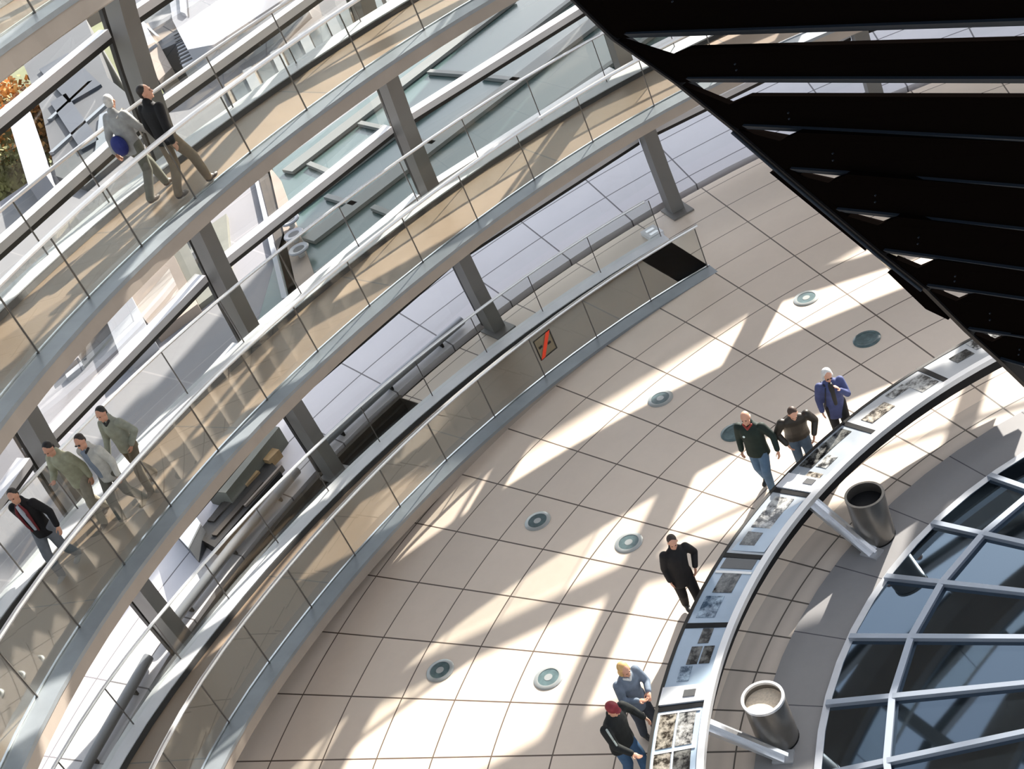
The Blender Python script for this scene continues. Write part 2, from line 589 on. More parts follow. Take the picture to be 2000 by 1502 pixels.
# ------------------------------------------------------------------ floor window cone
def zc(r): return 0.04 + 0.22 * (7.0 - r)
mb = MB()
rings = []
for s in range(36):
    t = -83.7 + 10 * s
    rings.append([pol(6.98, t, zc(6.98)), pol(1.5, t, zc(1.5)), pol(1.5, t, zc(1.5) - 0.05), pol(6.98, t, zc(6.98) - 0.05)])
mb.sweep(rings, closed=True)
win = struct('window_1', mb.build('window_1', m_plen))
mb = MB()
for s in range(36):
    t = -83.7 + 10 * s
    a = rad(t); e = Vector((cos(a), sin(a), 0)); q = Vector((-sin(a), cos(a), 0))
    c = []
    for dz in (0.0, 0.07):
        for r, w in ((6.98, -0.045), (1.6, -0.03), (1.6, 0.03), (6.98, 0.045)):
            p = e * r + q * w
            c.append((p.x, p.y, zc(r) + dz))
    mb.hexa(c)
for rr in (6.05, 4.2):
    for s in range(36):
        t = -83.7 + 10 * s
        c = []
        for dz in (0.0, 0.07):
            for r, tt in ((rr - 0.045, t), (rr + 0.045, t), (rr + 0.045, t + 10), (rr - 0.045, t + 10)):
                pp = pol(r, tt, zc(rr) + dz)
                c.append(pp)
        mb.hexa(c)
mb.build('window_frame', m_mull, win)
mb = MB(); mb.sweep([[pol(1.62, t * 10, 0), pol(1.45, t * 10, 0), pol(1.45, t * 10, 1.6), pol(1.62, t * 10, 1.6)] for t in range(36)], closed=True)
mb.build('window_collar', m_alu, win)
mb = MB(); annulus(mb, 0.3, 7.0, -180, 180, -3.0, -2.9, 10)
struct('trim_6', mb.build('trim_6', m_black))

# ------------------------------------------------------------------ exhibition ring
def photo_mat(name, seed, lo, hi, scale=5.0):
    m = bpy.data.materials.new(name)
    m.use_nodes = True
    nt = m.node_tree
    b = nt.nodes['Principled BSDF']
    tc = nt.nodes.new('ShaderNodeTexCoord')
    mp = nt.nodes.new('ShaderNodeMapping')
    mp.inputs['Location'].default_value = (seed * 3.1, seed * 1.7, seed)
    n = nt.nodes.new('ShaderNodeTexNoise')
    n.inputs['Scale'].default_value = scale
    n.inputs['Detail'].default_value = 6
    n.inputs['Roughness'].default_value = 0.7
    cr = nt.nodes.new('ShaderNodeValToRGB')
    cr.color_ramp.elements[0].position = 0.42
    cr.color_ramp.elements[0].color = lo
    cr.color_ramp.elements[1].position = 0.62
    cr.color_ramp.elements[1].color = hi
    nt.links.new(tc.outputs['Object'], mp.inputs[0])
    nt.links.new(mp.outputs[0], n.inputs['Vector'])
    nt.links.new(n.outputs['Fac'], cr.inputs[0])
    nt.links.new(cr.outputs[0], b.inputs['Base Color'])
    b.inputs['Roughness'].default_value = 0.12
    return m
m_ph = [photo_mat('photo_print_%s' % c, i + 1, lo, hi, s) for i, (c, lo, hi, s) in enumerate((
    ('dark', (0.012, 0.012, 0.012, 1), (0.16, 0.16, 0.15, 1), 7), ('grey', (0.03, 0.03, 0.03, 1), (0.5, 0.5, 0.48, 1), 6),
    ('blue', (0.05, 0.08, 0.12, 1), (0.35, 0.45, 0.55, 1), 6), ('sepia', (0.03, 0.025, 0.02, 1), (0.42, 0.38, 0.32, 1), 9)))]
m_board = mat('display_board_grey', (0.30, 0.33, 0.36, 1), 0.12, 0.0, 0.12, 2.0, spec=0.8)
m_boardw = mat('display_board_white', (0.46, 0.47, 0.48, 1), 0.14, 0.0, 0.06, 2.0, spec=0.8)
m_boardb = mat('display_board_blue', (0.36, 0.45, 0.55, 1), 0.12, 0.0, 0.08, 2.0, spec=0.8)
m_print = mat('text_block_grey', (0.10, 0.10, 0.10, 1), 0.3)
m_line = mat('white_line', (0.8, 0.8, 0.78, 1), 0.3)
RO, RI, ZO, ZI = 9.02, 8.34, 0.80, 0.90
def pz(r): return ZO + (ZI - ZO) * (RO - r) / (RO - RI)
def patch(mb, ra, rb, ta, tb, h=0.006, zoff=0.012):
    n = max(1, int(abs(tb - ta) / 2.0 + 0.999))
    rings = []
    for i in range(n + 1):
        t = ta + (tb - ta) * i / n
        rings.append([pol(ra, t, pz(ra) + zoff), pol(rb, t, pz(rb) + zoff), pol(rb, t, pz(rb) + zoff + h), pol(ra, t, pz(ra) + zoff + h)])
    mb.sweep(rings)
SEG = [-138.3, -127.9, -117.8, -107.0, -97.6, -88.4, -78.6, -68.5]
DLAB = ['exhibition desk segment at the dark louvres with one black photo and pale board',
        'exhibition desk segment beside the lady in blue, two long grey photo groups on white',
        'exhibition desk segment below the man in dark brown, three black photos and a small square',
        'exhibition desk segment nearest the upper bin support, grey photo strip and a blue triangle',
        'exhibition desk segment beside the man in black, blue board with a dark building photo',
        'exhibition desk segment with a fan of dark oval photos on light blue',
        'exhibition desk segment beside the red capped man, white-ruled grid of photos',
        'exhibition desk segment leaving the bottom edge of the picture']
#  prints per segment: (fraction along, fraction along end, r fraction from outside 0..1, r frac end, material index)
PR = [
    [(0.25, 0.45, 0.25, 0.6, 0), (0.5, 0.8, 0.05, 0.5, 1), (0.72, 0.9, 0.6, 0.85, 1)],
    [(0.10, 0.42, 0.30, 0.68, 3), (0.50, 0.72, 0.12, 0.40, 1), (0.72, 0.94, 0.18, 0.85, 1)],
    [(0.60, 0.92, 0.08, 0.42, 0), (0.34, 0.60, 0.05, 0.42, 0), (0.38, 0.56, 0.48, 0.78, 1), (0.14, 0.30, 0.45, 0.85, 3), (0.02, 0.09, 0.55, 0.8, 4)],
    [(0.42, 0.9, 0.18, 0.7, 1), (0.15, 0.35, 0.2, 0.6, 0)],
    [(0.45, 0.75, 0.25, 0.72, 0), (0.80, 0.95, 0.1, 0.9, 4), (0.1, 0.4, 0.15, 0.6, 2)],
    [(0.50, 0.72, 0.35, 0.60, 0), (0.50, 0.72, 0.64, 0.88, 0), (0.76, 0.95, 0.45, 0.70, 0), (0.30, 0.48, 0.25, 0.52, 2), (0.08, 0.24, 0.30, 0.55, 2), (0.08, 0.24, 0.60, 0.85, 2)],
    [(0.55, 0.93, 0.08, 0.44, 3), (0.55, 0.93, 0.50, 0.86, 1), (0.10, 0.50, 0.08, 0.44, 3), (0.10, 0.50, 0.50, 0.86, 0)],
    [(0.3, 0.8, 0.2, 0.8, 1)],
]
BM = [m_boardw, m_boardw, m_board, m_board, m_boardb, m_boardb, m_boardb, m_board]
for i, t1 in enumerate(SEG):
    t0 = t1
    t1 = SEG[i + 1] if i + 1 < len(SEG) else t0 + 10
    root = empty('exhibition_desk', pol(8.7, (t0 + t1) / 2, 0))
    tag(root, DLAB[i], 'exhibition desk', 'exhibition desk segments around the central opening')
    b = MB()
    rings = []
    for k in range(5):
        t = t0 + 0.16 + (t1 - t0 - 0.32) * k / 4
        rings.append([pol(RI, t, ZI - 0.06), pol(RO, t, ZO - 0.06), pol(RO, t, ZO + 0.01), pol(RI, t, ZI + 0.01)])
    b.sweep(rings)
    b.build('panel', BM[i], root)
    b = MB()
    rings = []
    for k in range(5):
        t = t0 + (t1 - t0) * k / 4
        rings.append([pol(RO, t, ZO - 0.14), pol(RO + 0.05, t, ZO - 0.10), pol(RO + 0.05, t, ZO + 0.02), pol(RO, t, ZO + 0.02)])
    b.sweep(rings)
    b.build('outer_edge', m_gasket, root)
    b = MB()
    rings = []
    for k in range(7):
        t = t0 + (t1 - t0) * k / 6
        rings.append([pol(RI - 0.10, t, ZI - 0.06), pol(RI, t, ZI - 0.06), pol(RI, t, ZI + 0.035), pol(RI - 0.10, t, ZI + 0.035)])
    b.sweep(rings)
    b.build('inner_rail', m_rail, root, False)
    b = MB()
    rings = []
    for k in range(5):
        t = t0 + (t1 - t0) * k / 4
        rings.append([pol(RI - 0.01, t, ZI - 0.30), pol(RI + 0.10, t, ZI - 0.30), pol(RI + 0.10, t, ZI - 0.06), pol(RI - 0.01, t, ZI - 0.06)])
    b.sweep(rings)
    b.build('apron', m_black, root)
    b = MB()
    for tt in (t0 + 0.1,):
        rings = []
        for rr in (RI, RO):
            rings.append([pol(rr, tt - 0.30, pz(rr) - 0.05), pol(rr, tt + 0.30, pz(rr) - 0.05), pol(rr, tt + 0.30, pz(rr) + 0.02), pol(rr, tt - 0.30, pz(rr) + 0.02)])
        b.sweep(rings)
    b.build('divider', m_black, root)
    for (a, c, ra, rb, mi) in PR[i]:
        # fraction runs from t1 end (lower left in the picture is larger angle)
        ta, tb = t1 - (t1 - t0) * a, t1 - (t1 - t0) * c
        b = MB()
        patch(b, RO - (RO - RI) * ra, RO - (RO - RI) * rb, ta, tb)
        b.build('photo_print', m_print if mi == 4 else m_ph[mi], root)
    if i == 3:
        b = MB()
        P3 = [pol(RI + 0.03, t0 + 1.0, pz(RI) + 0.014), pol(RI + 0.03, t1 - 0.6, pz(RI) + 0.014), pol(RO - 0.06, t1 - 0.6, pz(RO) + 0.014), pol(RO - 0.12, t1 - 3.4, pz(RO) + 0.02)]
        P4 = [(x, y, z + 0.006) for x, y, z in P3]
        ids = [b.pt(p) for p in P3 + P4]
        b.face(ids[0], ids[1], ids[2], ids[3]); b.face(ids[4], ids[5], ids[6], ids[7])
        for q in range(4): b.face(ids[q], ids[(q + 1) % 4], ids[4 + (q + 1) % 4], ids[4 + q])
        b.build('blue_field', m_boardb, root)
    if i == 4:
        b = MB(); patch(b, RO - 0.03, RI + 0.03, t0 + 2.2, t0 + 2.5, 0.012); b.build('white_rule', m_line, root)
    if i == 6:
        b = MB()
        patch(b, RO - 0.02, RI + 0.04, t0 + 0.6, t0 + 0.8, 0.012)
        patch(b, RO - (RO - RI) * 0.46, RO - (RO - RI) * 0.49, t0 + 0.8, t1 - 0.8, 0.012)
        patch(b, RO - 0.02, RI + 0.04, t0 + 4.9, t0 + 5.1, 0.012)
        patch(b, RO - 0.02, RO - 0.05, t0 + 0.8, t1 - 0.8, 0.012)
        b.build('white_rule', m_line, root)
    if i == 5:
        b = MB()
        patch(b, RO - 0.03, RI + 0.03, t1 - 0.55, t1 - 0.4, 0.012)
        b.build('white_rule', m_line, root)
# the plain grey service panel between two segments
o = empty('service_panel', pol(8.68, -79.9, 0))
tag(o, 'plain grey panel with one small square hatch in the exhibition ring', 'panel')
b = MB(); patch(b, RO + 0.01, RI, -80.9, -78.9, 0.02, 0.014); b.build('cover_plate', m_sill, o)
b = MB(); patch(b, RO - 0.34, RO - 0.52, -80.3, -79.5, 0.008, 0.036); b.build('hatch', m_print, o)
o = empty('service_panel', pol(8.68, -108.4, 0))
tag(o, 'plain lilac grey panel with a dark square, beside the legs of the man in green', 'panel')
b = MB(); patch(b, RO + 0.01, RI, -109.4, -107.3, 0.02, 0.014); b.build('cover_plate', m_sill, o)
b = MB(); patch(b, RO - 0.40, RO - 0.58, -109.1, -108.3, 0.008, 0.036); b.build('hatch', m_print, o)

# supports and bins
def support(th, label):
    root = empty('desk_support', pol(7.55, th, 0))
    tag(root, label, 'support', 'raking supports under the exhibition desk')
    a = rad(th); e = Vector((cos(a), sin(a), 0)); t = Vector((-sin(a), cos(a), 0))
    def slab(w, d0, d1, name, m_):
        b = MB()
        rings = []
        for r, z in ((7.42, 0.03), (8.34, 0.83)):
            n = Vector((-0.656, 0, 0.755))
            rr = []
            for s, d in ((-w / 2, d0), (w / 2, d0), (w / 2, d1), (-w / 2, d1)):
                p = e * (r + n.x * d) + t * s
                rr.append((p.x, p.y, max(0.016, z + n.z * d)))
            rings.append(rr)
        b.sweep(rings)
        b.build(name, m_, root)
    slab(0.21, -0.07, 0.0, 'back_plate', m_alu)
    slab(0.06, 0.0, 0.06, 'front_channel', m_chrome)
    b = MB(); rbox(b, 7.32, 7.60, th, 0.22, 0.016, 0.045); b.build('foot', m_alu, root)
support(-106.9, 'bright raking steel support under the desk beside the upper dark bin')
support(-76.8, 'bright raking steel support under the desk beside the lower open bin')
def bin_(r, th, label, fillm):
    root = empty('waste_bin', pol(r, th, 0))
    tag(root, label, 'bin')
    cx, cy, _ = pol(r, th, 0)
    R_, H = 0.285, 0.86
    b = MB()
    rings = []
    for k in range(32):
        a = 2 * pi * k / 32
        rings.append([(cx + q * cos(a), cy + q * sin(a), z) for q, z in ((R_ - 0.02, 0.03), (R_ - 0.01, 0.02), (R_, 0.05), (R_, H), (R_ - 0.022, H), (R_ - 0.022, 0.06))])
    b.sweep(rings, closed=True)
    b.build('body', m_bin, root, True)
    b = MB()
    rings = []
    for k in range(32):
        a = 2 * pi * k / 32
        rings.append([(cx + q * cos(a), cy + q * sin(a), z) for q, z in ((R_ + 0.008, H - 0.03), (R_ + 0.008, H + 0.012), (R_ - 0.03, H + 0.012), (R_ - 0.03, H - 0.03))])
    b.sweep(rings, closed=True)
    b.build('rim', m_rail if fillm is not m_black else m_bin, root, True)
    b = MB(); b.prism([(cx + (R_ - 0.024) * cos(2 * pi * k / 32), cy + (R_ - 0.024) * sin(2 * pi * k / 32)) for k in range(32)], 0.04, H - 0.11 if fillm is not m_black else H - 0.16)
    b.build('sand_fill', fillm, root)
    b = MB(); b.prism([(cx + (R_ + 0.004) * cos(2 * pi * k / 32), cy + (R_ + 0.004) * sin(2 * pi * k / 32)) for k in range(32)], 0.0, 0.03)
    b.build('base', m_black, root)
bin_(7.62, -109.5, 'dark cylindrical steel bin beside the upper raking support, black inside', m_black)
bin_(7.57, -79.4, 'open cylindrical steel bin with sand inside beside the lower raking support', m_sand)

# floor lamps
def lamp(r, th, white, label, proto=None):
    cx, cy, _ = pol(r, th, 0)
    root = empty('floor_light', (cx, cy, 0))
    tag(root, label, 'floor light', 'round lights set into the floor')
    for nm, q0, q1, z, m_ in (('trim_ring', 0.175, 0.245, 0.022, m_lampring if white else m_lensglass), ('lens', 0.0, 0.178, 0.016, m_lensglass)):
        b = MB()
        if q0 == 0:
            b.prism([(cx + q1 * cos(2 * pi * k / 28), cy + q1 * sin(2 * pi * k / 28)) for k in range(28)], 0.0, z)
        else:
            rings = []
            for k in range(28):
                a = 2 * pi * k / 28
                rings.append([(cx + q * cos(a), cy + q * sin(a), zz) for q, zz in ((q0, 0), (q1, 0), (q1, z * 0.5), (q1 - 0.02, z), (q0, z))])
            b.sweep(rings, closed=True)
        b.build(nm, m_, root, True)
    b = MB(); b.prism([(cx + 0.07 * cos(2 * pi * k / 12) , cy + 0.07 * sin(2 * pi * k / 12)) for k in range(12)], 0.016, 0.02)
    b.build('lens_core', m_lampring if white else m_lensglass, root)
for r, th, w, lab in ((13.41, -85.3, 1, 'round floor light in the sunlit stripe at the bottom left of the floor'),
                      (11.4, -85.3, 1, 'round floor light in the sun left of the red capped man'),
                      (13.41, -100.3, 1, 'white-ringed floor light in the shade at the centre of the floor'),
                      (11.4, -100.3, 1, 'round floor light at the tip of sun left of the man in black'),
                      (13.41, -115.3, 1, 'white-ringed floor light below the narrow sunlit bars'),
                      (11.4, -115.1, 0, 'teal floor light half hidden behind the man in the green jacket'),
                      (13.41, -130.3, 1, 'white-ringed floor light at the corner of the sun patch upper right'),
                      (11.4, -130.3, 0, 'plain teal floor light in the shade above the lady in blue')):
    lamp(r, th, w, lab)

# ------------------------------------------------------------------ dark louvre sunshade
# blade outlines on the inner shade cone: lower edge end, lower right, upper right, upper left, bracket corner, edge above
BL = [[(6.118, -3.49, 12.477), (7.003, -1.097, 12.625), (7.146, -1.027, 13.064), (6.528, -3.123, 13.122), (6.437, -3.266, 13.059), (6.117, -3.629, 12.708)], [(6.197, -3.192, 12.235), (6.909, -1.143, 12.34), (6.981, -1.108, 12.559), (6.392, -2.968, 12.49), (6.288, -3.133, 12.416), (6.118, -3.49, 12.477)], [(6.221, -2.959, 11.961), (6.797, -1.198, 12.004), (6.886, -1.155, 12.27), (6.401, -2.745, 12.216), (6.308, -2.898, 12.138), (6.197, -3.192, 12.235)], [(6.215, -2.778, 11.694), (6.701, -1.244, 11.718), (6.801, -1.196, 12.015), (6.413, -2.551, 12.005), (6.329, -2.694, 11.926), (6.221, -2.959, 11.961)], [(6.211, -2.597, 11.439), (6.606, -1.29, 11.435), (6.706, -1.242, 11.73), (6.395, -2.383, 11.748), (6.315, -2.521, 11.664), (6.215, -2.778, 11.694)], [(6.198, -2.413, 11.17), (6.507, -1.337, 11.144), (6.611, -1.288, 11.448), (6.372, -2.21, 11.479), (6.296, -2.342, 11.391), (6.211, -2.597, 11.439)], [(6.187, -2.239, 10.933), (6.434, -1.373, 10.927), (6.515, -1.334, 11.166), (6.319, -2.09, 11.185), (6.244, -2.22, 11.09), (6.198, -2.413, 11.17)], [(6.138, -2.093, 10.615), (6.328, -1.423, 10.619), (6.441, -1.369, 10.95), (6.292, -1.953, 10.962), (6.221, -2.079, 10.864), (6.187, -2.239, 10.933)], [(6.108, -1.971, 10.394), (6.212, -1.478, 10.283), (6.335, -1.42, 10.64), (6.23, -1.845, 10.657), (6.158, -1.969, 10.552), (6.138, -2.093, 10.615)]]
EDGE = [(6.101, -3.784, 12.931), (6.117, -3.629, 12.708), (6.118, -3.49, 12.477), (6.197, -3.192, 12.235), (6.221, -2.959, 11.961), (6.215, -2.778, 11.694), (6.211, -2.597, 11.439), (6.198, -2.413, 11.17), (6.187, -2.239, 10.933), (6.138, -2.093, 10.615), (6.108, -1.971, 10.394), (6.065, -1.841, 10.125), (6.013, -1.663, 9.796)]
COUNTER = [[(6.164, -2.869, 11.661), (6.256, -2.71, 11.724), (6.237, -2.39, 11.263), (6.163, -2.491, 11.156)],
           [(6.144, -2.415, 11.004), (6.209, -2.312, 11.083), (6.131, -2.17, 10.679), (6.11, -2.279, 10.737)]]
COUNTER_LIGHT = [(6.163, -2.491, 11.156), (6.241, -2.381, 11.266), (6.209, -2.312, 11.083), (6.144, -2.415, 11.004)]
root = empty('louvre_sunshade', (6.5, -2, 9.8))
tag(root, 'large black louvred sunshade filling the upper right corner', 'sunshade')
def radial(p, d):
    e = Vector((p[0], p[1], 0)).normalized()
    return Vector(p) + e * d
def plate(P, d0, d1, name, m_, par):
    b = MB()
    A_ = [b.pt(radial(p, d0)) for p in P]; B_ = [b.pt(radial(p, d1)) for p in P]
    b.face(*A_); b.face(*B_[::-1])
    n = len(P)
    for k in range(n): b.face(A_[k], B_[k], B_[(k + 1) % n], A_[(k + 1) % n])
    return b.build(name, m_, par)
for i, P in enumerate(BL):
    o = plate(P, -0.03, 0.0, 'louvre_blade', m_shadeb, root)
    lo, hi = Vector(P[0]), Vector(P[1])
    b = MB()
    rings = []
    for k in range(5):
        p = lo.lerp(hi, 0.05 + 0.95 * k / 4)
        rings.append([radial(p + Vector((0, 0, 0.0)), 0.0), radial(p + Vector((0, 0, 0.036)), 0.028), radial(p + Vector((0, 0, 0.040)), -0.02), radial(p, -0.02)])
    b.sweep(rings)
    b.build('blade_lip', m_shadee, o)
    b = MB()
    for (f, g) in ((0.16, 0.55), (0.17, 0.38)):
        p = lo.lerp(hi, f).lerp(Vector(P[3]).lerp(Vector(P[2]), f), g)
        b.tube([radial(p, 0.0), radial(p, 0.008)], 0.004, 6)
    b.build('rivet', m_shadee, o)
b = MB()
rings = []
for p in EDGE:
    v = Vector(p); t_ = Vector((-p[1], p[0], 0)).normalized()
    rings.append([radial(v - t_ * 0.004, -0.06), radial(v - t_ * 0.004, 0.012), radial(v + t_ * 0.030, 0.012), radial(v + t_ * 0.030, -0.06)])
b.sweep(rings)
b.build('edge_frame', m_black, root)
b = MB()
b.tube([radial(Vector(p) + Vector((0, 0, -0.012)), 0.014) for p in EDGE[4:9]], 0.008, 8)
b.build('edge_rod', m_shadee, root)
for P in COUNTER: plate(P, -0.03, 0.0, 'counterweight_box', m_shadeb, root)
plate(COUNTER_LIGHT, -0.05, -0.02, 'tan_gap_plate', m_sand, root)  # tan plate put in where a light gap shows between the boxes

# ------------------------------------------------------------------ no-entry sign on the lowest ramp
root = empty('warning_sign', pol(16.13, -113.8, 0.5))
tag(root, 'framed red-slashed sign on the glass of the lowest ramp', 'sign')
def srect(mb, ta, tb, za, zb, r=16.065, th=0.004):
    c = []
    for rr in (r - th, r):
        pass
    mb.hexa([pol(r - th, ta, za), pol(r, ta, za), pol(r, tb, za), pol(r - th, tb, za), pol(r - th, ta, zb), pol(r, ta, zb), pol(r, tb, zb), pol(r - th, tb, zb)])
TA, TB, ZA, ZB_ = -114.55, -112.95, 0.52, 1.0
b = MB(); srect(b, TA, TB, ZA, ZB_, 16.072); b.build('clear_sheet', glass_mat('sign_film', (0.8, 0.76, 0.66, 1), 0.05, 0.2), root)
b = MB()
for (x0, x1, y0, y1) in ((TA, TB, ZA, ZA + 0.025), (TA, TB, ZB_ - 0.025, ZB_), (TA, TA + 0.09, ZA, ZB_), (TB - 0.09, TB, ZA, ZB_)):
    srect(b, x0, x1, y0, y1, 16.064)
b.build('border', m_gasket, root)
m_red = mat('sign_red', (0.85, 0.06, 0.02, 1), 0.4)
b = MB()
b.hexa([pol(16.050, TB - 0.42, ZA + 0.02), pol(16.056, TB - 0.42, ZA + 0.02), pol(16.056, TB - 0.05, ZA + 0.02), pol(16.050, TB - 0.05, ZA + 0.02),
        pol(16.050, TA + 0.05, ZB_ - 0.02), pol(16.056, TA + 0.05, ZB_ - 0.02), pol(16.056, TA + 0.42, ZB_ - 0.02), pol(16.050, TA + 0.42, ZB_ - 0.02)])
b.build('red_slash', m_red, root)
b = MB()
srect(b, TA + 0.30, TA + 0.60, ZA + 0.20, ZA + 0.25, 16.060)
srect(b, TB - 0.55, TB - 0.25, ZA + 0.24, ZA + 0.29, 16.060)
b.build('pictogram', m_gasket, root)

# little white floor box with two lines of type, cable duct along the floor edge
root = empty('floor_box', pol(18.3, -127.6, 0))
tag(root, 'small pale floor box beside the foot of the right-hand rib', 'box')
b = MB(); rbox(b, 18.15, 18.6, -127.7, 0.34, 0.001, 0.10); b.build('lid', m_white, root)
b = MB(); rbox(b, 18.22, 18.32, -127.7, 0.2, 0.10, 0.104); rbox(b, 18.4, 18.5, -127.7, 0.2, 0.10, 0.104); b.build('grille', m_alu, root)
# timber-brown fittings in the trench
b = MB()
for k in range(4):
    annulus(b, 17.95 + 0.28 * k, 18.07 + 0.28 * k, -107.0, -42, -1.2 + 0.22 * k, -1.1 + 0.22 * k, 2.5)
o = b.build('trench_ledge', mat('trench_timber', (0.08, 0.055, 0.032, 1), 0.6, 0, 0.25, 4))
tag(o, 'long brown ledges stepping down inside the trench beside the lowest ramp', 'ledge')
b = MB()
annulus(b, 18.55, 18.62, -107.0, -42, -0.25, -0.18, 2.5)
annulus(b, 18.30, 18.33, -100.0, -42, -0.55, -0.50, 2.5)
o = b.build('trench_pipe', m_fascia); tag(o, 'thin bright pipes running along the open trench', 'pipe')

# ------------------------------------------------------------------ what stands on the roof outside
ZR = 0.72
m_teal = mat('teal_glass_roof', (0.05, 0.085, 0.08, 1), 0.25, 0.0, 0.12, 0.35)
m_tealb = mat('teal_roof_beam', (0.13, 0.138, 0.13, 1), 0.5)
m_grey1 = mat('roof_grey', (0.06, 0.064, 0.07, 1), 0.7, 0, 0.15, 0.3)
m_slate = mat('slate_roof', (0.035, 0.042, 0.055, 1), 0.6, 0, 0.3, 0.2)
m_stone = mat('sandstone', (0.24, 0.195, 0.16, 1), 0.8, 0, 0.2, 0.6)
m_wallw = mat('white_wall', (0.27, 0.28, 0.305, 1), 0.6, 0, 0.04, 0.3)
m_pane = mat('facade_pane', (0.10, 0.11, 0.12, 1), 0.2, 0, 0.15, 0.5)
def lerp(a, b, t): return (a[0] + (b[0] - a[0]) * t, a[1] + (b[1] - a[1]) * t)
teal = [(-14.92, -28.27), (-12.13, -25.56), (-7.08, -19.88 - 3.2), (-14.77, -17.9), (-18.03, -16.14), (-24.44, -19.29), (-27.08, -25.97), (-22.16, -25.35), (-18.64, -26.81)]
root = empty('glass_courtyard_roof', (-17, -23, ZR))
tag(root, 'teal glazed courtyard roof seen through the dome between two ramps', 'roof')
b = MB(); b.prism(teal, ZR, ZR + 0.03); b.build('glazing', m_teal, root)
A0, A1 = Vector((-13.6, -27.0)), Vector((-8.6, -22.2))
dirl = Vector((-0.80, 0.60))
nrm = Vector((0.60, 0.80))
def beam(p, q, w, name, z=ZR + 0.05, h=0.10, m_=m_tealb, par=None):
    p, q = Vector(p), Vector(q)
    d = (q - p).normalized(); n = Vector((-d.y, d.x)) * w / 2
    b = MB(); b.prism([tuple(p - n), tuple(q - n), tuple(q + n), tuple(p + n)], z, z + h)
    return b.build(name, m_, par if par is not None else root)
for (p, q, w) in (((-14.6, -27.2), (-23.5, -24.2), 0.55), ((-12.5, -25.4), (-23.8, -21.2), 0.22), ((-10.9, -23.9), (-23.0, -19.2), 0.6), ((-9.4, -22.6), (-19.5, -17.6), 0.2)):
    beam(p, q, w, 'roof_beam')
for (p, q) in (((-14.9, -26.6), (-14.0, -24.9)), ((-16.9, -26.0), (-16.1, -24.2)), ((-13.0, -24.7), (-12.4, -23.3)), ((-15.7, -23.9), (-15.1, -22.3)), ((-18.6, -22.6), (-18.0, -21.1)), ((-12.2, -22.6), (-11.7, -21.6)), ((-19.5, -25.0), (-18.9, -23.3))):
    beam(p, q, 0.16, 'roof_crossbar')
o = MB(); o.prism([(-15.31, -29.01), (-15.34, -28.42), (-8.34, -22.12), (-8.17, -22.63)], ZR, ZR + 0.03)
tag(o.build('roof_gutter', m_trench), 'dark brown mottled gutter beside the white vent dishes', 'gutter')
o = MB(); o.prism([(-15.25, -29.1), (-15.18, -28.95), (-8.42, -22.88), (-8.40, -23.05)], ZR, ZR + 0.14)
tag(o.build('kerb', m_wallw), 'thin white kerb running beside the dark gutter', 'kerb')
o = MB(); o.prism([(-15.2, -28.4), (-14.2, -27.2), (-8.0, -21.4), (-7.8, -22.0)], ZR, ZR + 0.08)
tag(o.build('tile_strip', m_stone), 'reddish tiled strip under the three white vent dishes', 'tile strip')
for (x, y), lab in (((-11.69, -25.0), 'white round vent dish on the roof, upper one of three'), ((-10.98, -24.36), 'white round vent dish on the roof, middle one of three'), ((-10.27, -23.7), 'white round vent dish on the roof, lower one of three')):
    root2 = empty('vent_dish', (x, y, ZR))
    tag(root2, lab, 'vent', 'white vent dishes on the roof')
    b = MB(); rings = []
    for k in range(24):
        a = 2 * pi * k / 24
        rings.append([(x + q * cos(a), y + q * sin(a), ZR + z) for q, z in ((0.14, 0.26), (0.26, 0.25), (0.28, 0.29), (0.26, 0.32), (0.16, 0.30))])
    b.sweep(rings, closed=True); b.build('dish', m_wallw, root2, True)
    b = MB(); b.prism([(x + 0.15 * cos(2 * pi * k / 16), y + 0.15 * sin(2 * pi * k / 16)) for k in range(16)], 0.25 + ZR, 0.29 + ZR); b.build('cap', m_grey1, root2)
    b = MB(); b.prism([(x + 0.09 * cos(2 * pi * k / 12), y + 0.09 * sin(2 * pi * k / 12)) for k in range(12)], ZR + 0.05, 0.26 + ZR); b.build('stem', m_alu, root2)
# hatch and grey cabinet on the apron
root = empty('roof_opening', pol(20.1, -96, 0.2))
tag(root, 'dark opening with brown fittings in the pale apron beyond the rib', 'opening')
def quadbox(P, z0, z1, name, m_, par): b = MB(); b.prism(P, z0, z1); return b.build(name, m_, par)
pit = [pol(20.5, -92.8, 0), pol(20.8, -99.8, 0), pol(19.75, -98.6, 0), pol(19.75, -92.2, 0)]
quadbox([p[:2] for p in pit], 0.05, 0.40, 'well', m_gasket, root)
m_khaki = mat('khaki_cover', (0.13, 0.13, 0.105, 1), 0.6, 0, 0.1, 2)
q = [pol(20.9, -95.5, 0), pol(21.5, -101.0, 0), pol(20.5, -101.2, 0), pol(20.25, -95.6, 0)]
quadbox([p[:2] for p in q], 0.1, 0.70, 'cover', m_khaki, root)
m_ochre = mat('ochre_timber', (0.34, 0.22, 0.10, 1), 0.6, 0, 0.3, 2)
for (r0, r1, a0, a1, z1, m_) in ((19.9, 20.05, -97.5, -93.0, 0.44, m_trench), (20.2, 20.45, -100.0, -99.0, 0.50, m_ochre), (20.25, 20.4, -98.2, -97.0, 0.46, m_ochre), (19.8, 19.86, -99.0, -95.5, 0.45, m_stone), (20.3, 20.5, -96.5, -94.0, 0.43, m_trench)):
    q = [pol(r0, a0, 0), pol(r1, a0, 0), pol(r1, a1, 0), pol(r0, a1, 0)]
    quadbox([p[:2] for p in q], 0.3, z1, 'timber_fitting', m_, root)
root = empty('roof_cabinet', pol(20.6, -92.6, 0.3))
tag(root, 'light grey metal cabinet standing on the apron left of the dark opening', 'cabinet')
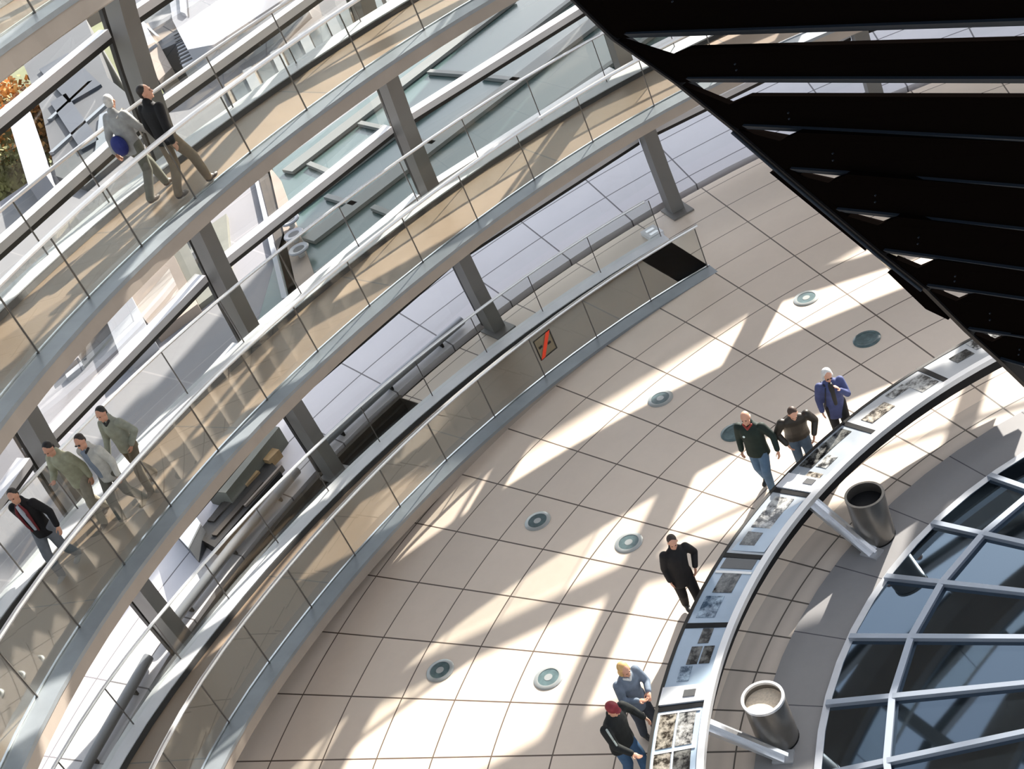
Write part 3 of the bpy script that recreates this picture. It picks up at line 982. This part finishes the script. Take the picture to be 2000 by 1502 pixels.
q = [pol(21.0, -92.6, 0), pol(21.2, -94.6, 0), pol(20.3, -93.2, 0), pol(20.1, -91.4, 0)]
quadbox([p[:2] for p in q], 0.2, 0.62, 'body', m_grey1, root)
quadbox([lerp(lerp(q[0], q[2], 0.5), p, 1.04) for p in q], 0.62, 0.66, 'lid', m_alu, root)
# buildings across the roof
def bld(name, label, cat, parts):
    c = parts[0][1][0]
    r_ = empty(name, (c[0], c[1], ZR))
    tag(r_, label, cat)
    for nm, P, z0, z1, m_ in parts:
        quadbox(P, z0, z1, nm, m_, r_)
    return r_
bld('slate_roof', 'dark blue-grey slate roof in the far upper left', 'roof', [
    ('slope', [(-32.07, -49.84), (-33.54, -44.77), (-26.39, -38.98), (-24.75, -41.33), (-25.47, -42.53)], -4, ZR + 0.3, m_slate),
    ('ridge', [(-31.9, -49.6), (-31.7, -49.2), (-25.9, -41.6), (-26.1, -42.0)], ZR + 0.3, ZR + 0.5, m_alu)])
r_ = bld('white_roof_house', 'bright white roof house with a louvred vent face, upper left', 'building', [
    ('wall', [(-25.6, -40.2), (-30.39, -44.5), (-33.0, -40.0), (-25.8, -33.9), (-22.4, -35.5), (-22.44, -36.85)], ZR - 0.3, ZR + 1.1, m_wallw),
    ('coping', [(-25.9, -39.9), (-30.6, -43.9), (-30.3, -43.4), (-25.6, -39.4)], ZR + 1.1, ZR + 1.25, m_bar),
    ('black_joint', [(-25.7, -39.4), (-30.2, -43.2), (-30.0, -43.0), (-25.5, -39.2)], ZR + 1.1, ZR + 1.14, m_black)])  # last part is a narrow black strip beside the coping
r_ = bld('louvred_vent', 'white slatted vent block beside the stone gable', 'vent', [
    ('block', [(-27.55, -42.48), (-27.87, -41.79), (-23.64, -37.98), (-23.18, -38.32)], ZR - 0.3, ZR + 0.25, m_bar)])
for k in range(12):
    p, q = lerp((-27.4, -42.3), (-23.2, -38.4), (k + 0.5) / 12), lerp((-27.75, -41.85), (-23.6, -38.0), (k + 0.5) / 12)
    beam(p, q, 0.12, 'slat', ZR + 0.25, 0.05, m_grey1, r_)
bld('stone_gable', 'sunlit pinkish stone gable beside the dark slate roof', 'gable', [
    ('wall', [(-27.48, -44.55), (-27.97, -44.1), (-22.88, -38.53), (-21.97, -38.46)], -4, ZR + 0.4, m_stone),
    ('cap', [(-27.3, -44.2), (-27.6, -43.9), (-25.2, -41.2), (-24.9, -41.5)], ZR + 0.4, ZR + 0.6, m_wallw)])
r_ = bld('courtyard_facade', 'pale facade with grey windows between white piers behind the upper ramp', 'building', [
    ('wall', [(-21.22, -34.77), (-27.72, -31.54), (-22.92, -27.78), (-17.55, -31.08)], ZR - 0.3, ZR + 0.12, m_stone)])
for k in range(6):
    a, c = (k + 0.12) / 6, (k + 0.74) / 6
    P = [lerp((-20.8, -34.3), (-27.0, -31.3), a), lerp((-20.8, -34.3), (-27.0, -31.3), c), lerp((-18.0, -31.4), (-23.4, -28.4), c), lerp((-18.0, -31.4), (-23.4, -28.4), a)]
    w_ = quadbox(P, ZR + 0.12, ZR + 0.16, 'window', m_pane, r_)
    beam(lerp((-21.0, -34.6), (-27.4, -31.4), (k + 0.87) / 6), lerp((-17.7, -31.2), (-23.1, -27.9), (k + 0.87) / 6), 0.35, 'pier', ZR + 0.12, 0.12, m_wallw, r_)
r_ = bld('grey_hall_roof', 'grey glazed hall roof with pale beams, far left behind the walkers', 'roof', [
    ('slope', [(-28.52, -53.31), (-31.05, -51.03), (-23.63, -42.86), (-19.0, -36.0), (-15.2, -36.5), (-16.2, -38.9), (-21.6, -44.9), (-26.0, -50.2)], -4, ZR + 0.2, m_grey1)])
for p, q, w, m_ in (((-22.4, -44.6), (-17.9, -38.6), 0.7, m_slate), ((-26.3, -48.6), (-22.3, -42.9), 1.4, m_slate), ((-23.4, -43.6), (-20.6, -43.4), 0.25, m_pane), ((-21.4, -40.6), (-17.8, -40.6), 0.25, m_pane), ((-20.3, -40.0), (-16.9, -37.2), 0.4, m_pane)):
    beam(p, q, w, 'roof_beam', ZR + 0.2, 0.12, m_, r_)
bld('roof_pier', 'pale grey pier standing before the autumn tree at the left edge', 'pier', [
    ('shaft', [(-21.48, -46.59), (-22.17, -46.31), (-15.19, -37.94), (-14.66, -38.35)], ZR, ZR + 0.8, mat('pier_grey', (0.24, 0.245, 0.28, 1), 0.7, 0, 0.05, 0.5))])
bld('roof_block', 'pale lilac roof block with pinkish bands, left of the rib', 'block', [
    ('block', [(-8.6, -29.73), (-9.6, -29.71), (-6.74, -26.05), (-5.85, -26.36)], ZR, ZR + 0.45, m_wallw),
    ('band', [(-9.2, -29.5), (-10.9, -28.9), (-8.2, -25.7), (-7.0, -26.2)], ZR, ZR + 0.25, m_stone),
    ('slab', [(-10.9, -28.9), (-12.6, -28.1), (-9.29, -25.4), (-8.3, -25.8)], ZR, ZR + 0.15, m_khaki)])
r_ = bld('roof_hall', 'grey-green sunken roof window behind the white stair', 'roof', [
    ('pane', [(-6.2, -30.6), (-9.6, -30.4), (-8.4, -28.3), (-6.0, -28.2)], ZR, ZR + 0.06, m_grey1)])
for p, q in (((-6.4, -30.2), (-8.6, -28.5)), ((-8.2, -30.3), (-6.3, -28.4))):
    beam(p, q, 0.08, 'glazing_bar', ZR + 0.06, 0.04, m_black, r_)
r_ = empty('roof_stair', (-6.4, -29.3, ZR)); tag(r_, 'small bright white stair on the roof at the left', 'stair')
for k in range(6):
    p = lerp((-6.64, -29.91), (-5.48, -28.3), (k + 0.1) / 6); q = lerp((-6.64, -29.91), (-5.48, -28.3), (k + 0.85) / 6)
    quadbox([p, q, (q[0] - 0.5, q[1] + 0.15), (p[0] - 0.5, p[1] + 0.15)], ZR, ZR + 0.12 + 0.10 * (5 - k), 'step', m_wallw, r_)
# distant people-sized clutter at the lower left edge
r_ = empty('roof_equipment', (-4.6, -29.9, ZR)); tag(r_, 'cluster of thin blue-grey posts with one red lamp at the left edge', 'equipment')
for k in range(7):
    x, y = -5.2 + 0.25 * k, -30.4 + 0.2 * ((k * 5) % 4)
    b = MB(); b.tube([(x, y, ZR), (x + 0.15, y + 0.1, ZR + 1.0 + 0.1 * (k % 3))], 0.05, 6); b.build('post', m_alu if k % 2 else m_slate, r_)
b = MB(); b.box(-5.25, -5.05, -30.35, -30.15, ZR + 0.9, ZR + 1.1); b.build('red_lamp', m_red, r_)
# ground and autumn tree
b = MB(); b.prism([(80 * cos(2 * pi * k / 24), 80 * sin(2 * pi * k / 24)) for k in range(24)], -4.2, -4.0)
tag(b.build('ground', m_ground), kind='structure')
m_leaf = mat('autumn_leaves', (0.55, 0.26, 0.06, 1), 0.8, 0, 0.6, 1.2)
m_leafg = mat('green_leaves', (0.17, 0.16, 0.05, 1), 0.8, 0, 0.5, 1.2)
m_bark = mat('bark', (0.08, 0.05, 0.03, 1), 0.9)
def tree(cx, cy, cz, R_, label, m_, n=5000):
    r_ = empty('autumn_tree', (cx, cy, cz - R_ - 1.5)); tag(r_, label, 'tree')
    rnd = random.Random(int(cx * 7 + cy))
    b = MB()
    for _ in range(n):
        th, ph = rnd.uniform(0, 2 * pi), math.acos(rnd.uniform(-0.6, 1))
        rr = R_ * (0.7 + 0.35 * rnd.random()) * (1 + 0.2 * sin(3 * th) * sin(2 * ph))
        c = Vector((cx + rr * sin(ph) * cos(th), cy + rr * sin(ph) * sin(th), cz + rr * cos(ph)))
        a = Vector([rnd.uniform(-1, 1) for _ in range(3)]).normalized(); d = a.cross(Vector([rnd.uniform(-1, 1) for _ in range(3)])).normalized()
        s = rnd.uniform(0.05, 0.13)
        b.face(*[b.pt(c + a * (s * u) + d * (s * v)) for u, v in ((-1, -.6), (1, -.6), (1, .6), (-1, .6))])
    f = b.build('foliage', m_, r_)
    b = MB(); b.tube([(cx, cy, -4.0), (cx + .1, cy, cz - R_ * .4), (cx, cy + .1, cz + R_ * .3)], [0.3, 0.22, 0.1], 8); b.build('trunk', m_bark, r_)
    b = MB()
    for k in range(10):
        b.pt((0, 0, 0))
    b = MB(); rings = []
    for i in range(9):
        ph = pi * (i + .5) / 9; rings.append([(cx + .78 * R_ * sin(ph) * cos(k * pi / 6), cy + .78 * R_ * sin(ph) * sin(k * pi / 6), cz + .78 * R_ * cos(ph)) for k in range(12)])
    b.sweep(rings); b.build('inner_foliage', m_leafg, r_)
tree(-24.7, -52.3, -1.4, 2.4, 'orange autumn tree beyond the roof at the left edge', m_leaf)
tree(-20.6, -49.0, -2.6, 2.4, 'olive green tree just below the orange one at the left edge', m_leafg)
# unseen tower and wall added to keep low sun off apron and floor edge
root = empty('sun_block_tower', (-31, -21, ZR)); tag(root, 'stone tower block added to shade the apron, outside the picture', 'tower')
b = MB(); b.box(-34, -30, -24.5, -20.2, ZR, 14.0); b.build('shaft', m_stone, root)
b = MB(); b.box(-34.3, -29.7, -24.8, -20.2, 14.0, 14.6); b.build('cornice', m_stone, root)
root = empty('sun_block_wall', (-32, -14, ZR)); tag(root, 'stone wall added to shade floor edge and apron, outside the picture', 'parapet')
ptop = [(12, 8.3), (-8, 8.6), (-9.5, 9.5), (-14.5, 12.5), (-20.1, 14.0)]  # sloped top shaped to place the shade edge on the floor
b = MB()
b.sweep([[(-34, y, ZR), (-31, y, ZR), (-31, y, h), (-34, y, h)] for y, h in ptop]); b.build('wall', m_stone, root)
b = MB()
b.sweep([[(-34.1, y, h + 0.01), (-30.97, y, h + 0.01), (-30.97, y, h + 0.12), (-34.1, y, h + 0.12)] for y, h in ptop]); b.build('coping', m_stone, root)

# ------------------------------------------------------------------ people (metres)
m_skin = mat('skin', (0.58, 0.30, 0.20, 1), 0.55)
m_eye = mat('eye_dark', (0.02, 0.015, 0.012, 1), 0.3)
class PB:
    """collects ellipsoids and tapered limbs that a voxel remesh fuses into one surface"""
    def __init__(self): self.bm = bmesh.new()
    def ell(self, c, r, rot=None, seg=16):
        g = bmesh.ops.create_uvsphere(self.bm, u_segments=seg, v_segments=max(8, seg // 2), radius=1.0)
        m_ = Matrix.Diagonal((r[0], r[1], r[2], 1))
        if rot is not None: m_ = rot.to_4x4() @ m_
        bmesh.ops.transform(self.bm, matrix=Matrix.Translation(Vector(c)) @ m_, verts=g['verts'])
    def limb(self, pts, rad_, n=12):
        P = [Vector(p) for p in pts]
        for i in range(len(P) - 1):
            a, b = P[i], P[i + 1]
            d = b - a
            l = d.length
            if l < 1e-6: continue
            g = bmesh.ops.create_cone(self.bm, cap_ends=True, segments=n, radius1=rad_[i], radius2=rad_[i + 1], depth=l)
            q = d.to_track_quat('Z', 'Y').to_matrix().to_4x4()
            bmesh.ops.transform(self.bm, matrix=Matrix.Translation((a + b) / 2) @ q, verts=g['verts'])
        for p, r in zip(P, rad_):
            self.ell(p, (r, r, r), None, n)
    def stack(self, rings, n=18):
        """rings: (x, y, z, rx, ry) horizontal ellipses from bottom to top"""
        L_ = []
        for x, y, z, rx, ry in rings:
            L_.append([self.bm.verts.new((x + rx * cos(2 * pi * k / n), y + ry * sin(2 * pi * k / n), z)) for k in range(n)])
        for A_, B_ in zip(L_, L_[1:]):
            for k in range(n):
                self.bm.faces.new((A_[k], A_[(k + 1) % n], B_[(k + 1) % n], B_[k]))
        self.bm.faces.new(L_[0][::-1]); self.bm.faces.new(L_[-1])
    def build(self, name, m_, parent, voxel=0.014, smooth=4, remesh=True):
        me = bpy.data.meshes.new(name)
        self.bm.to_mesh(me); self.bm.free()
        for p in me.polygons: p.use_smooth = True
        me.materials.append(m_)
        o = bpy.data.objects.new(name, me)
        COL.objects.link(o); o.parent = parent
        if remesh:
            r = o.modifiers.new('remesh', 'REMESH'); r.mode = 'VOXEL'; r.voxel_size = voxel; r.use_smooth_shade = True
            s = o.modifiers.new('smooth', 'SMOOTH'); s.iterations = smooth; s.factor = 0.5
        return o

def bend(p, lean, side=0.0, pivot=0.92):
    """lean the upper body forward (towards +y) about the hips"""
    p = Vector(p)
    if p.z <= pivot: return p
    d = p - Vector((0, 0, pivot))
    return Matrix.Rotation(-lean, 3, 'X') @ (Matrix.Rotation(side, 3, 'Y') @ d) + Vector((0, 0, pivot))

def person(label, pos, yaw, H=1.74, stride=0.22, lean=0.06, side=0.0, head=(0.0, 0.0), arms=('swing', 'swing'), coat=(0.02, 0.02, 0.02), coat_len=0.80,
           trousers=(0.1, 0.12, 0.2), hair=(0.05, 0.035, 0.02), hairstyle='short', shoe=(0.02, 0.02, 0.02), build=1.0, extra=None, coat_rough=0.75, flip=False):
    k = H / 1.74
    root = empty('person', pos, yaw, units=True)
    tag(root, label, 'person')
    mc = mat('coat_cloth', (*coat, 1), coat_rough, 0, 0.18, 9, 0.3)
    mt = mat('trouser_cloth', (*trousers, 1), 0.8, 0, 0.15, 9, 0.3)
    mh = mat('hair', (*hair, 1), 0.6, 0, 0.2, 20)
    ms = mat('shoe', (*shoe, 1), 0.5)
    V = Vector
    sg = -1 if flip else 1
    # legs
    hips = [V((-0.095, 0, 0.92)), V((0.095, 0, 0.92))]
    fy = [stride * sg, -stride * sg]
    ank, knee, heel_up = [], [], []
    for i, s in enumerate((-1, 1)):
        up_ = 0.05 if fy[i] < -0.08 else 0.0
        a = V((s * 0.085, fy[i], 0.085 + up_))
        kx = V((s * 0.095, fy[i] * 0.42 + 0.05 + (0.04 if fy[i] > 0 else 0.02), 0.49))
        ank.append(a); knee.append(kx); heel_up.append(up_)
    # shoulders, arms
    sh = [bend((-0.185 * build, 0, 1.42), lean, side), bend((0.185 * build, 0, 1.42), lean, side)]
    elb, wri, hdir = [], [], []
    for i, s in enumerate((-1, 1)):
        m_ = arms[i]; S_ = sh[i]
        sw = -fy[i] * 0.8
        if m_ == 'swing':
            e = S_ + V((s * 0.06, sw * 0.45 - 0.02, -0.28)); w = e + V((s * 0.00, sw * 0.55 + 0.08, -0.235)); hd = V((0, 0.25, -1))
        elif m_ == 'down':
            e = S_ + V((s * 0.07, -0.03, -0.28)); w = e + V((s * 0.0, 0.06, -0.25)); hd = V((0, 0.15, -1))
        elif m_ == 'out':
            e = S_ + V((s * 0.14, -0.02, -0.25)); w = e + V((s * 0.06, 0.12, -0.21)); hd = V((s * 0.2, 0.4, -1))
        elif m_ == 'pocket':
            e = S_ + V((s * 0.12, -0.08, -0.26)); w = e + V((-s * 0.10, 0.14, -0.18)); hd = V((-s * 0.4, 0.4, -1))
        elif m_ == 'front':
            e = S_ + V((s * 0.06, 0.08, -0.27)); w = e + V((-s * 0.14, 0.20, 0.02)); hd = V((-s * 0.7, 0.8, -0.1))
        elif m_ == 'face':
            e = S_ + V((s * 0.05, 0.14, -0.25)); w = e + V((-s * 0.12, 0.12, 0.22)); hd = V((-s * 0.4, 0.1, 1))
        elif m_ == 'desk':
            e = S_ + V((s * 0.06, 0.12, -0.25)); w = e + V((-s * 0.02, 0.24, -0.08)); hd = V((0, 1, -0.25))
        elb.append(e); wri.append(w); hdir.append(hd.normalized())
    nb = bend((0, 0.0, 1.47), lean, side)
    hc = bend((0, 0.035, 1.635), lean, side)
    hr = Matrix.Rotation(head[1], 3, 'Z') @ Matrix.Rotation(-head[0], 3, 'X')
    def hp(x, y, z): return (hc + hr @ V((x, y, z))) * k
    # ---- body (one skin surface)
    b = PB()
    b.stack([(0, 0, 0.86 * k, .13 * k * build, .10 * k), (0, 0, 0.95 * k, .15 * k * build, .105 * k)] +
            [((q := bend((0, dy, z), lean, side) * k).x, q.y, q.z, rx * k * build, ry * k) for z, dy, rx, ry in
             ((1.06, 0, .135, .095), (1.2, 0.0, .145, .10), (1.33, 0.005, .165, .105), (1.42, -0.005, .15, .085), (1.47, -.005, .07, .06))])
    b.limb([nb * k, bend((0, .02, 1.55), lean, side) * k], [.058 * k, .053 * k])
    for i, s in enumerate((-1, 1)):
        b.limb([hips[i] * k, knee[i] * k, (knee[i] * .45 + ank[i] * .55 + V((0, -.02, .0))) * k, ank[i] * k], [.082 * k, .056 * k, .052 * k, .036 * k])
        b.ell((ank[i] + V((0, .06, -.045))) * k, (.03 * k, .09 * k, .022 * k))
        b.limb([sh[i] * k, elb[i] * k, wri[i] * k], [.052 * k, .040 * k, .027 * k])
        hd = hdir[i]; W = wri[i]
        sd_ = V((0, 1, 0)) if abs(hd.z) > .6 else V((1, 0, 0))
        sd_ = (sd_ - hd * sd_.dot(hd)).normalized(); cu = hd.cross(sd_).normalized() * (-s)
        if cu.dot(V((-s, 0, 0))) < 0: cu = -cu
        R_ = Matrix((sd_, cu, hd)).transposed()
        b.ell((W + hd * .05) * k, (.042 * k, .018 * k, .052 * k), R_)
        for f in range(4):
            off = (f - 1.5) * .020
            ln = (.068, .078, .073, .058)[f]
            p0 = W + hd * .088 + sd_ * off
            p1 = p0 + hd * ln * .5 + cu * .008
            p2 = p1 + hd * ln * .4 + cu * .024
            b.limb([p0 * k, p1 * k, p2 * k], [.0095 * k, .009 * k, .008 * k], 8)
        t0_ = W + hd * .03 + sd_ * .036
        b.limb([t0_ * k, (t0_ + sd_ * .028 + hd * .03 + cu * .01) * k, (t0_ + sd_ * .032 + hd * .058 + cu * .022) * k], [.012 * k, .0105 * k, .009 * k], 8)
    b.ell(hc * k + hr @ V((0, -.008, .028)) * k, (.076 * k, .094 * k, .100 * k), hr, 20)          # cranium
    b.ell(hp(0, .030, -.045), (.056 * k, .062 * k, .075 * k), hr)                    # jaw
    b.ell(hp(0, .072, -.098), (.022 * k, .020 * k, .018 * k), hr)                    # chin
    b.limb([hp(0, .088, .022), hp(0, .108, -.022)], [.009 * k, .015 * k], 8)          # nose
    b.ell(hp(0, .088, -.060), (.024 * k, .010 * k, .010 * k), hr)                    # lips
    b.ell(hp(0, .083, .036), (.050 * k, .016 * k, .010 * k), hr)                     # brow
    for s in (-1, 1):
        b.ell(hp(s * .077, -.005, -.010), (.010 * k, .018 * k, .030 * k), hr)
    b.build('body', m_skin, root, 0.0085 if H > 0 else .01, 3)
    e = PB()
    for s in (-1, 1): e.ell(hp(s * .031, .089, .016), (.011 * k, .008 * k, .008 * k), hr, 10)
    e.build('eyes', m_eye, root, remesh=False)
    # ---- hair
    h = PB()
    if hairstyle == 'bald':
        for s in (-1, 1): h.ell(hp(s * .062, -.030, -.005), (.022 * k, .055 * k, .045 * k), hr)
        h.ell(hp(0, -.075, -.010), (.060 * k, .028 * k, .050 * k), hr)
    elif hairstyle == 'cap':
        h.ell(hp(0, -.010, .050), (.088 * k, .104 * k, .088 * k), hr)
        h.ell(hp(0, .085, .048), (.060 * k, .055 * k, .012 * k), hr)
    elif hairstyle == 'bob':
        h.ell(hp(0, -.032, .044), (.090 * k, .098 * k, .096 * k), hr)
        for s in (-1, 1): h.ell(hp(s * .072, -.015, -.030), (.030 * k, .060 * k, .065 * k), hr)
        h.ell(hp(0, -.075, -.030), (.070 * k, .045 * k, .075 * k), hr)
    else:
        h.ell(hp(0, -.026, .052), (.081 * k, .092 * k, .086 * k), hr)
        h.ell(hp(0, -.060, .000), (.070 * k, .050 * k, .070 * k), hr)
    h.build('hat' if hairstyle == 'cap' else 'hair', mh, root, .010, 3)
    # ---- trousers
    t = PB()
    t.stack([(0, 0, .84 * k, .135 * k * build, .115 * k), (0, 0, .92 * k, .17 * k * build, .125 * k), (0, 0, 1.0 * k, .155 * k * build, .12 * k)])
    for i, s in enumerate((-1, 1)):
        t.limb([hips[i] * k, knee[i] * k, (knee[i] * .4 + ank[i] * .6) * k, (ank[i] + V((0, 0, -.005))) * k], [.105 * k, .082 * k, .074 * k, .066 * k])
    t.build('trousers', mt, root, .014, 4)
    for i in (0, 1):
        s_ = PB()
        s_.ell((ank[i] + V((0, .02, -.035))) * k, (.052 * k, .085 * k, .058 * k))
        s_.ell((ank[i] + V((0, .105, -.050 - heel_up[i] * .3))) * k, (.052 * k, .095 * k, .040 * k))
        s_.build('shoe', ms, root, .010, 2)
    # ---- coat: torso and sleeves
    c = PB()
    zb = coat_len
    low = [(z, rx, ry) for z, rx, ry in ((zb, .190, .150), ((zb + 1.0) / 2, .185, .145))]
    rings = []
    for z, rx, ry in low:
        q = bend((0, .0, z), lean, side, .92) * k
        rings.append((q.x, q.y, q.z, rx * k * build, ry * k))
    for z, dy, rx, ry in ((1.02, 0, .175, .135), (1.16, 0.0, .178, .135), (1.30, 0.0, .192, .138), (1.40, -.005, .190, .118), (1.455, -.01, .125, .090), (1.50, -.01, .075, .072)):
        q = bend((0, dy, z), lean, side) * k
        rings.append((q.x, q.y, q.z, rx * k * build, ry * k))
    c.stack(rings)
    for i in (0, 1):
        c.limb([(sh[i] + V((0, 0, -.01))) * k, (sh[i] * .5 + elb[i] * .5) * k, elb[i] * k, (wri[i] * .92 + elb[i] * .08) * k], [.078 * k, .072 * k, .062 * k, .050 * k])
    c.limb([bend((0, -.02, 1.49), lean, side) * k, bend((0, -.02, 1.51), lean, side) * k], [.075 * k, .072 * k])
    c.build('jacket', mc, root, .014, 4)
    if extra:
        for kind, col in extra:
            me_ = mat('cloth_accent', (*col, 1), 0.7)
            x = PB()
            if kind == 'shirt':
                nm = 'shirt'
                x.stack([((q := bend((0, .095, z), lean, side) * k).x, q.y, q.z, rx * k, .052 * k) for z, rx in ((.98, .045), (1.15, .055), (1.32, .06), (1.44, .045), (1.50, .030))], 12)
            elif kind == 'shirt_side':
                nm = 'shirt'
                x.stack([((q := bend((.03, .085, z), lean, side) * k).x, q.y, q.z, rx * k, .066 * k) for z, rx in ((.92, .09), (1.15, .10), (1.32, .09), (1.44, .05), (1.50, .030))], 12)
            elif kind == 'lining':
                nm = 'lining'
                for s in (-1, 1):
                    x.limb([bend((s * .03, .10, 1.50), lean, side) * k, bend((s * .085, .125, 1.38), lean, side) * k, bend((s * .075, .145, 1.15), lean, side) * k, bend((s * .06, .14, .98), lean, side) * k], [.018 * k, .028 * k, .022 * k, .015 * k], 8)
            elif kind == 'backpack':
                nm = 'backpack'
                x.ell(bend((-.02, -.20, 1.02), lean, side) * k, (.15 * k, .10 * k, .17 * k))
            elif kind == 'strap':
                nm = 'bag_strap'
                x.limb([bend((.10, .13, 1.44), lean, side) * k, bend((.15, .16, 1.25), lean, side) * k, bend((.19, .12, 1.0), lean, side) * k], [.014 * k] * 3, 8)
                x.limb([bend((.10, .10, 1.47), lean, side) * k, bend((.12, -.10, 1.42), lean, side) * k], [.014 * k] * 2, 8)
            elif kind == 'badge':
                nm = 'badge'
                x.ell(bend((.09, .142, 1.30), lean, side) * k, (.022 * k, .010 * k, .022 * k))
            elif kind == 'glasses':
                nm = 'glasses'
                for s in (-1, 1): x.ell(hp(s * .032, .098, .016), (.024 * k, .008 * k, .018 * k), hr)
                x.limb([hp(-.02, .10, .018), hp(.02, .10, .018)], [.004 * k] * 2, 6)
            elif kind == 'collar':
                nm = 'collar'
                x.limb([bend((-.07, .05, 1.50), lean, side) * k, bend((0, .10, 1.44), lean, side) * k, bend((.07, .05, 1.50), lean, side) * k], [.022 * k] * 3, 8)
            elif kind == 'stripe':
                nm = 'sleeve_stripe'
                x.limb([(sh[1] + V((.02, .06, .05))) * k, (elb[1] * .5 + sh[1] * .5 + V((.02, .065, 0))) * k, (elb[1] + V((.01, .055, 0))) * k], [.016 * k] * 3, 8)
            x.build(nm, me_, root, .009, 2, remesh=(nm not in ('badge', 'glasses', 'bag_strap', 'sleeve_stripe')))
    return root

def floor_at(r, th): return pol(r, th, 0.0)
def ramp_at(w, th, off):
    z = zt(th + off)
    return pol(Rin(z) + w, th, z - 0.03)
def face_t(th, d):      # yaw so that +y looks along the tangent (d=+1 towards growing angle)
    return rad(th) if d > 0 else rad(th + 180)
# four men on the middle ramp, walking down the picture
person('man in an open black jacket with red lining, lowest of four on the middle ramp', ramp_at(1.38, -78.2, B), face_t(-78.2, 1) + .15, 1.72, .20, .05, head=(.1, .15), arms=('out', 'swing'),
       coat=(.008, .007, .008), coat_len=.80, trousers=(.16, .17, .19), hair=(.02, .015, .012), shoe=(.25, .25, .25), extra=[('shirt', (.42, .46, .52)), ('lining', (.13, .008, .012))], flip=True)
person('man in a pale olive jacket and light trousers, second of four on the middle ramp', ramp_at(1.52, -82.3, B), face_t(-82.3, 1), 1.76, .18, .14, head=(.35, .0), arms=('swing', 'front'),
       coat=(.34, .34, .24), coat_len=.78, trousers=(.30, .27, .21), hair=(.012, .010, .010), shoe=(.10, .08, .06))
person('man in an open white jacket over a grey-blue shirt, third of four on the ramp', ramp_at(.98, -82.6, B), face_t(-82.6, 1), 1.74, .24, .08, head=(.15, .1), arms=('down', 'swing'),
       coat=(.50, .49, .45), coat_len=.80, trousers=(.13, .125, .105), hair=(.03, .02, .015), shoe=(.30, .24, .16), extra=[('shirt_side', (.20, .24, .30)), ('collar', (.02, .02, .02)), ('glasses', (.02, .02, .02))], flip=True)
person('man in a sage green jacket with black collar, topmost of four on the ramp', ramp_at(1.10, -85.0, B), face_t(-85, 1), 1.74, .20, .05, head=(.15, .05), arms=('pocket', 'swing'),
       coat=(.27, .28, .23), coat_len=.84, trousers=(.16, .13, .09), hair=(.015, .012, .010), shoe=(.12, .09, .06), extra=[('collar', (.012, .012, .012))])
# two on the upper ramp
person('white haired walker in a light grey jacket with a blue bag, on the upper ramp', ramp_at(1.38, -93.9, 488.0), face_t(-94.6, -1) + .1, 1.74, .30, .04, head=(.0, .5), arms=('swing', 'swing'),
       coat=(.34, .345, .34), coat_len=.80, trousers=(.16, .16, .13), hair=(.62, .60, .57), hairstyle='short', shoe=(.08, .05, .03), extra=[('backpack', (.01, .02, .16)), ('strap', (.6, .56, .5))])
person('walker with dark hair in a black top, right one of two on the upper ramp', ramp_at(.62, -94.1, 488.0), face_t(-94.1, -1), 1.78, .26, .06, head=(.0, -.9), arms=('down', 'swing'),
       coat=(.010, .010, .011), coat_len=.86, trousers=(.20, .15, .10), hair=(.025, .018, .014), shoe=(.03, .02, .02), flip=True)
# visitors round the exhibition ring
def toward(p, q): return math.atan2(q[1] - p[1], q[0] - p[0]) - pi / 2
CAMXY = (CD, 0)
F1 = floor_at(9.86, -110.9)
person('balding man in a dark green jacket and blue jeans, left of three at the desk', F1, rad(-88), 1.72, .12, .02, head=(.10, .1), arms=('out', 'down'),
       coat=(.012, .022, .017), coat_len=.80, trousers=(.10, .17, .26), hair=(.55, .48, .42), hairstyle='bald', build=1.12, extra=[('badge', (.7, .8, .8)), ('collar', (.25, .03, .02))])
F2 = floor_at(9.52, -114.3)
person('stooping man in a dark brown leather jacket and jeans, middle of three at the desk', F2, rad(-114.3) + pi / 2 - .55, 1.72, .06, .42, head=(.55, .0), arms=('pocket', 'pocket'),
       coat=(.028, .023, .018), coat_len=.82, trousers=(.09, .13, .18), hair=(.045, .022, .012), build=1.16, coat_rough=.45)
F3 = floor_at(9.50, -119.4)
person('white haired lady in a blue jacket holding her chin, right of three at the desk', F3, rad(-119.4) + pi / 2 - .5, 1.66, .10, .10, head=(.35, .1), arms=('face', 'down'),
       coat=(.06, .075, .18), coat_len=.66, trousers=(.018, .018, .020), hair=(.62, .60, .58), hairstyle='bob', extra=[('shirt', (.02, .02, .02)), ('glasses', (.02, .01, .01)), ('strap', (.01, .01, .02))])
F4 = floor_at(9.50, -94.2)
person('man all in black walking alone beside the desk', F4, rad(-94.2) + pi / 2 - .7, 1.70, .16, .02, side=-.10, head=(.30, -.2), arms=('pocket', 'down'),
       coat=(.010, .009, .010), coat_len=.72, trousers=(.010, .009, .010), hair=(.03, .018, .012), build=1.0)
F5 = floor_at(9.42, -79.8)
person('blond person in a blue grey denim jacket behind the red capped man', F5, rad(-79.8) + pi / 2 - .6, 1.68, .06, .12, head=(.25, .0), arms=('front', 'front'),
       coat=(.15, .185, .24), coat_len=.70, trousers=(.06, .07, .09), hair=(.60, .36, .14), hairstyle='bob', extra=[('collar', (.6, .62, .62))])
F6 = floor_at(9.46, -75.2)
person('man in a black jacket with a dark red cap and jeans at the bottom edge', F6, rad(-75.2) + pi / 2 - .4, 1.76, .10, .14, head=(.40, .0), arms=('out', 'desk'),
       coat=(.012, .014, .014), coat_len=.80, trousers=(.045, .10, .19), hair=(.20, .012, .02), hairstyle='cap', build=1.22, extra=[('stripe', (.40, .45, .42))])
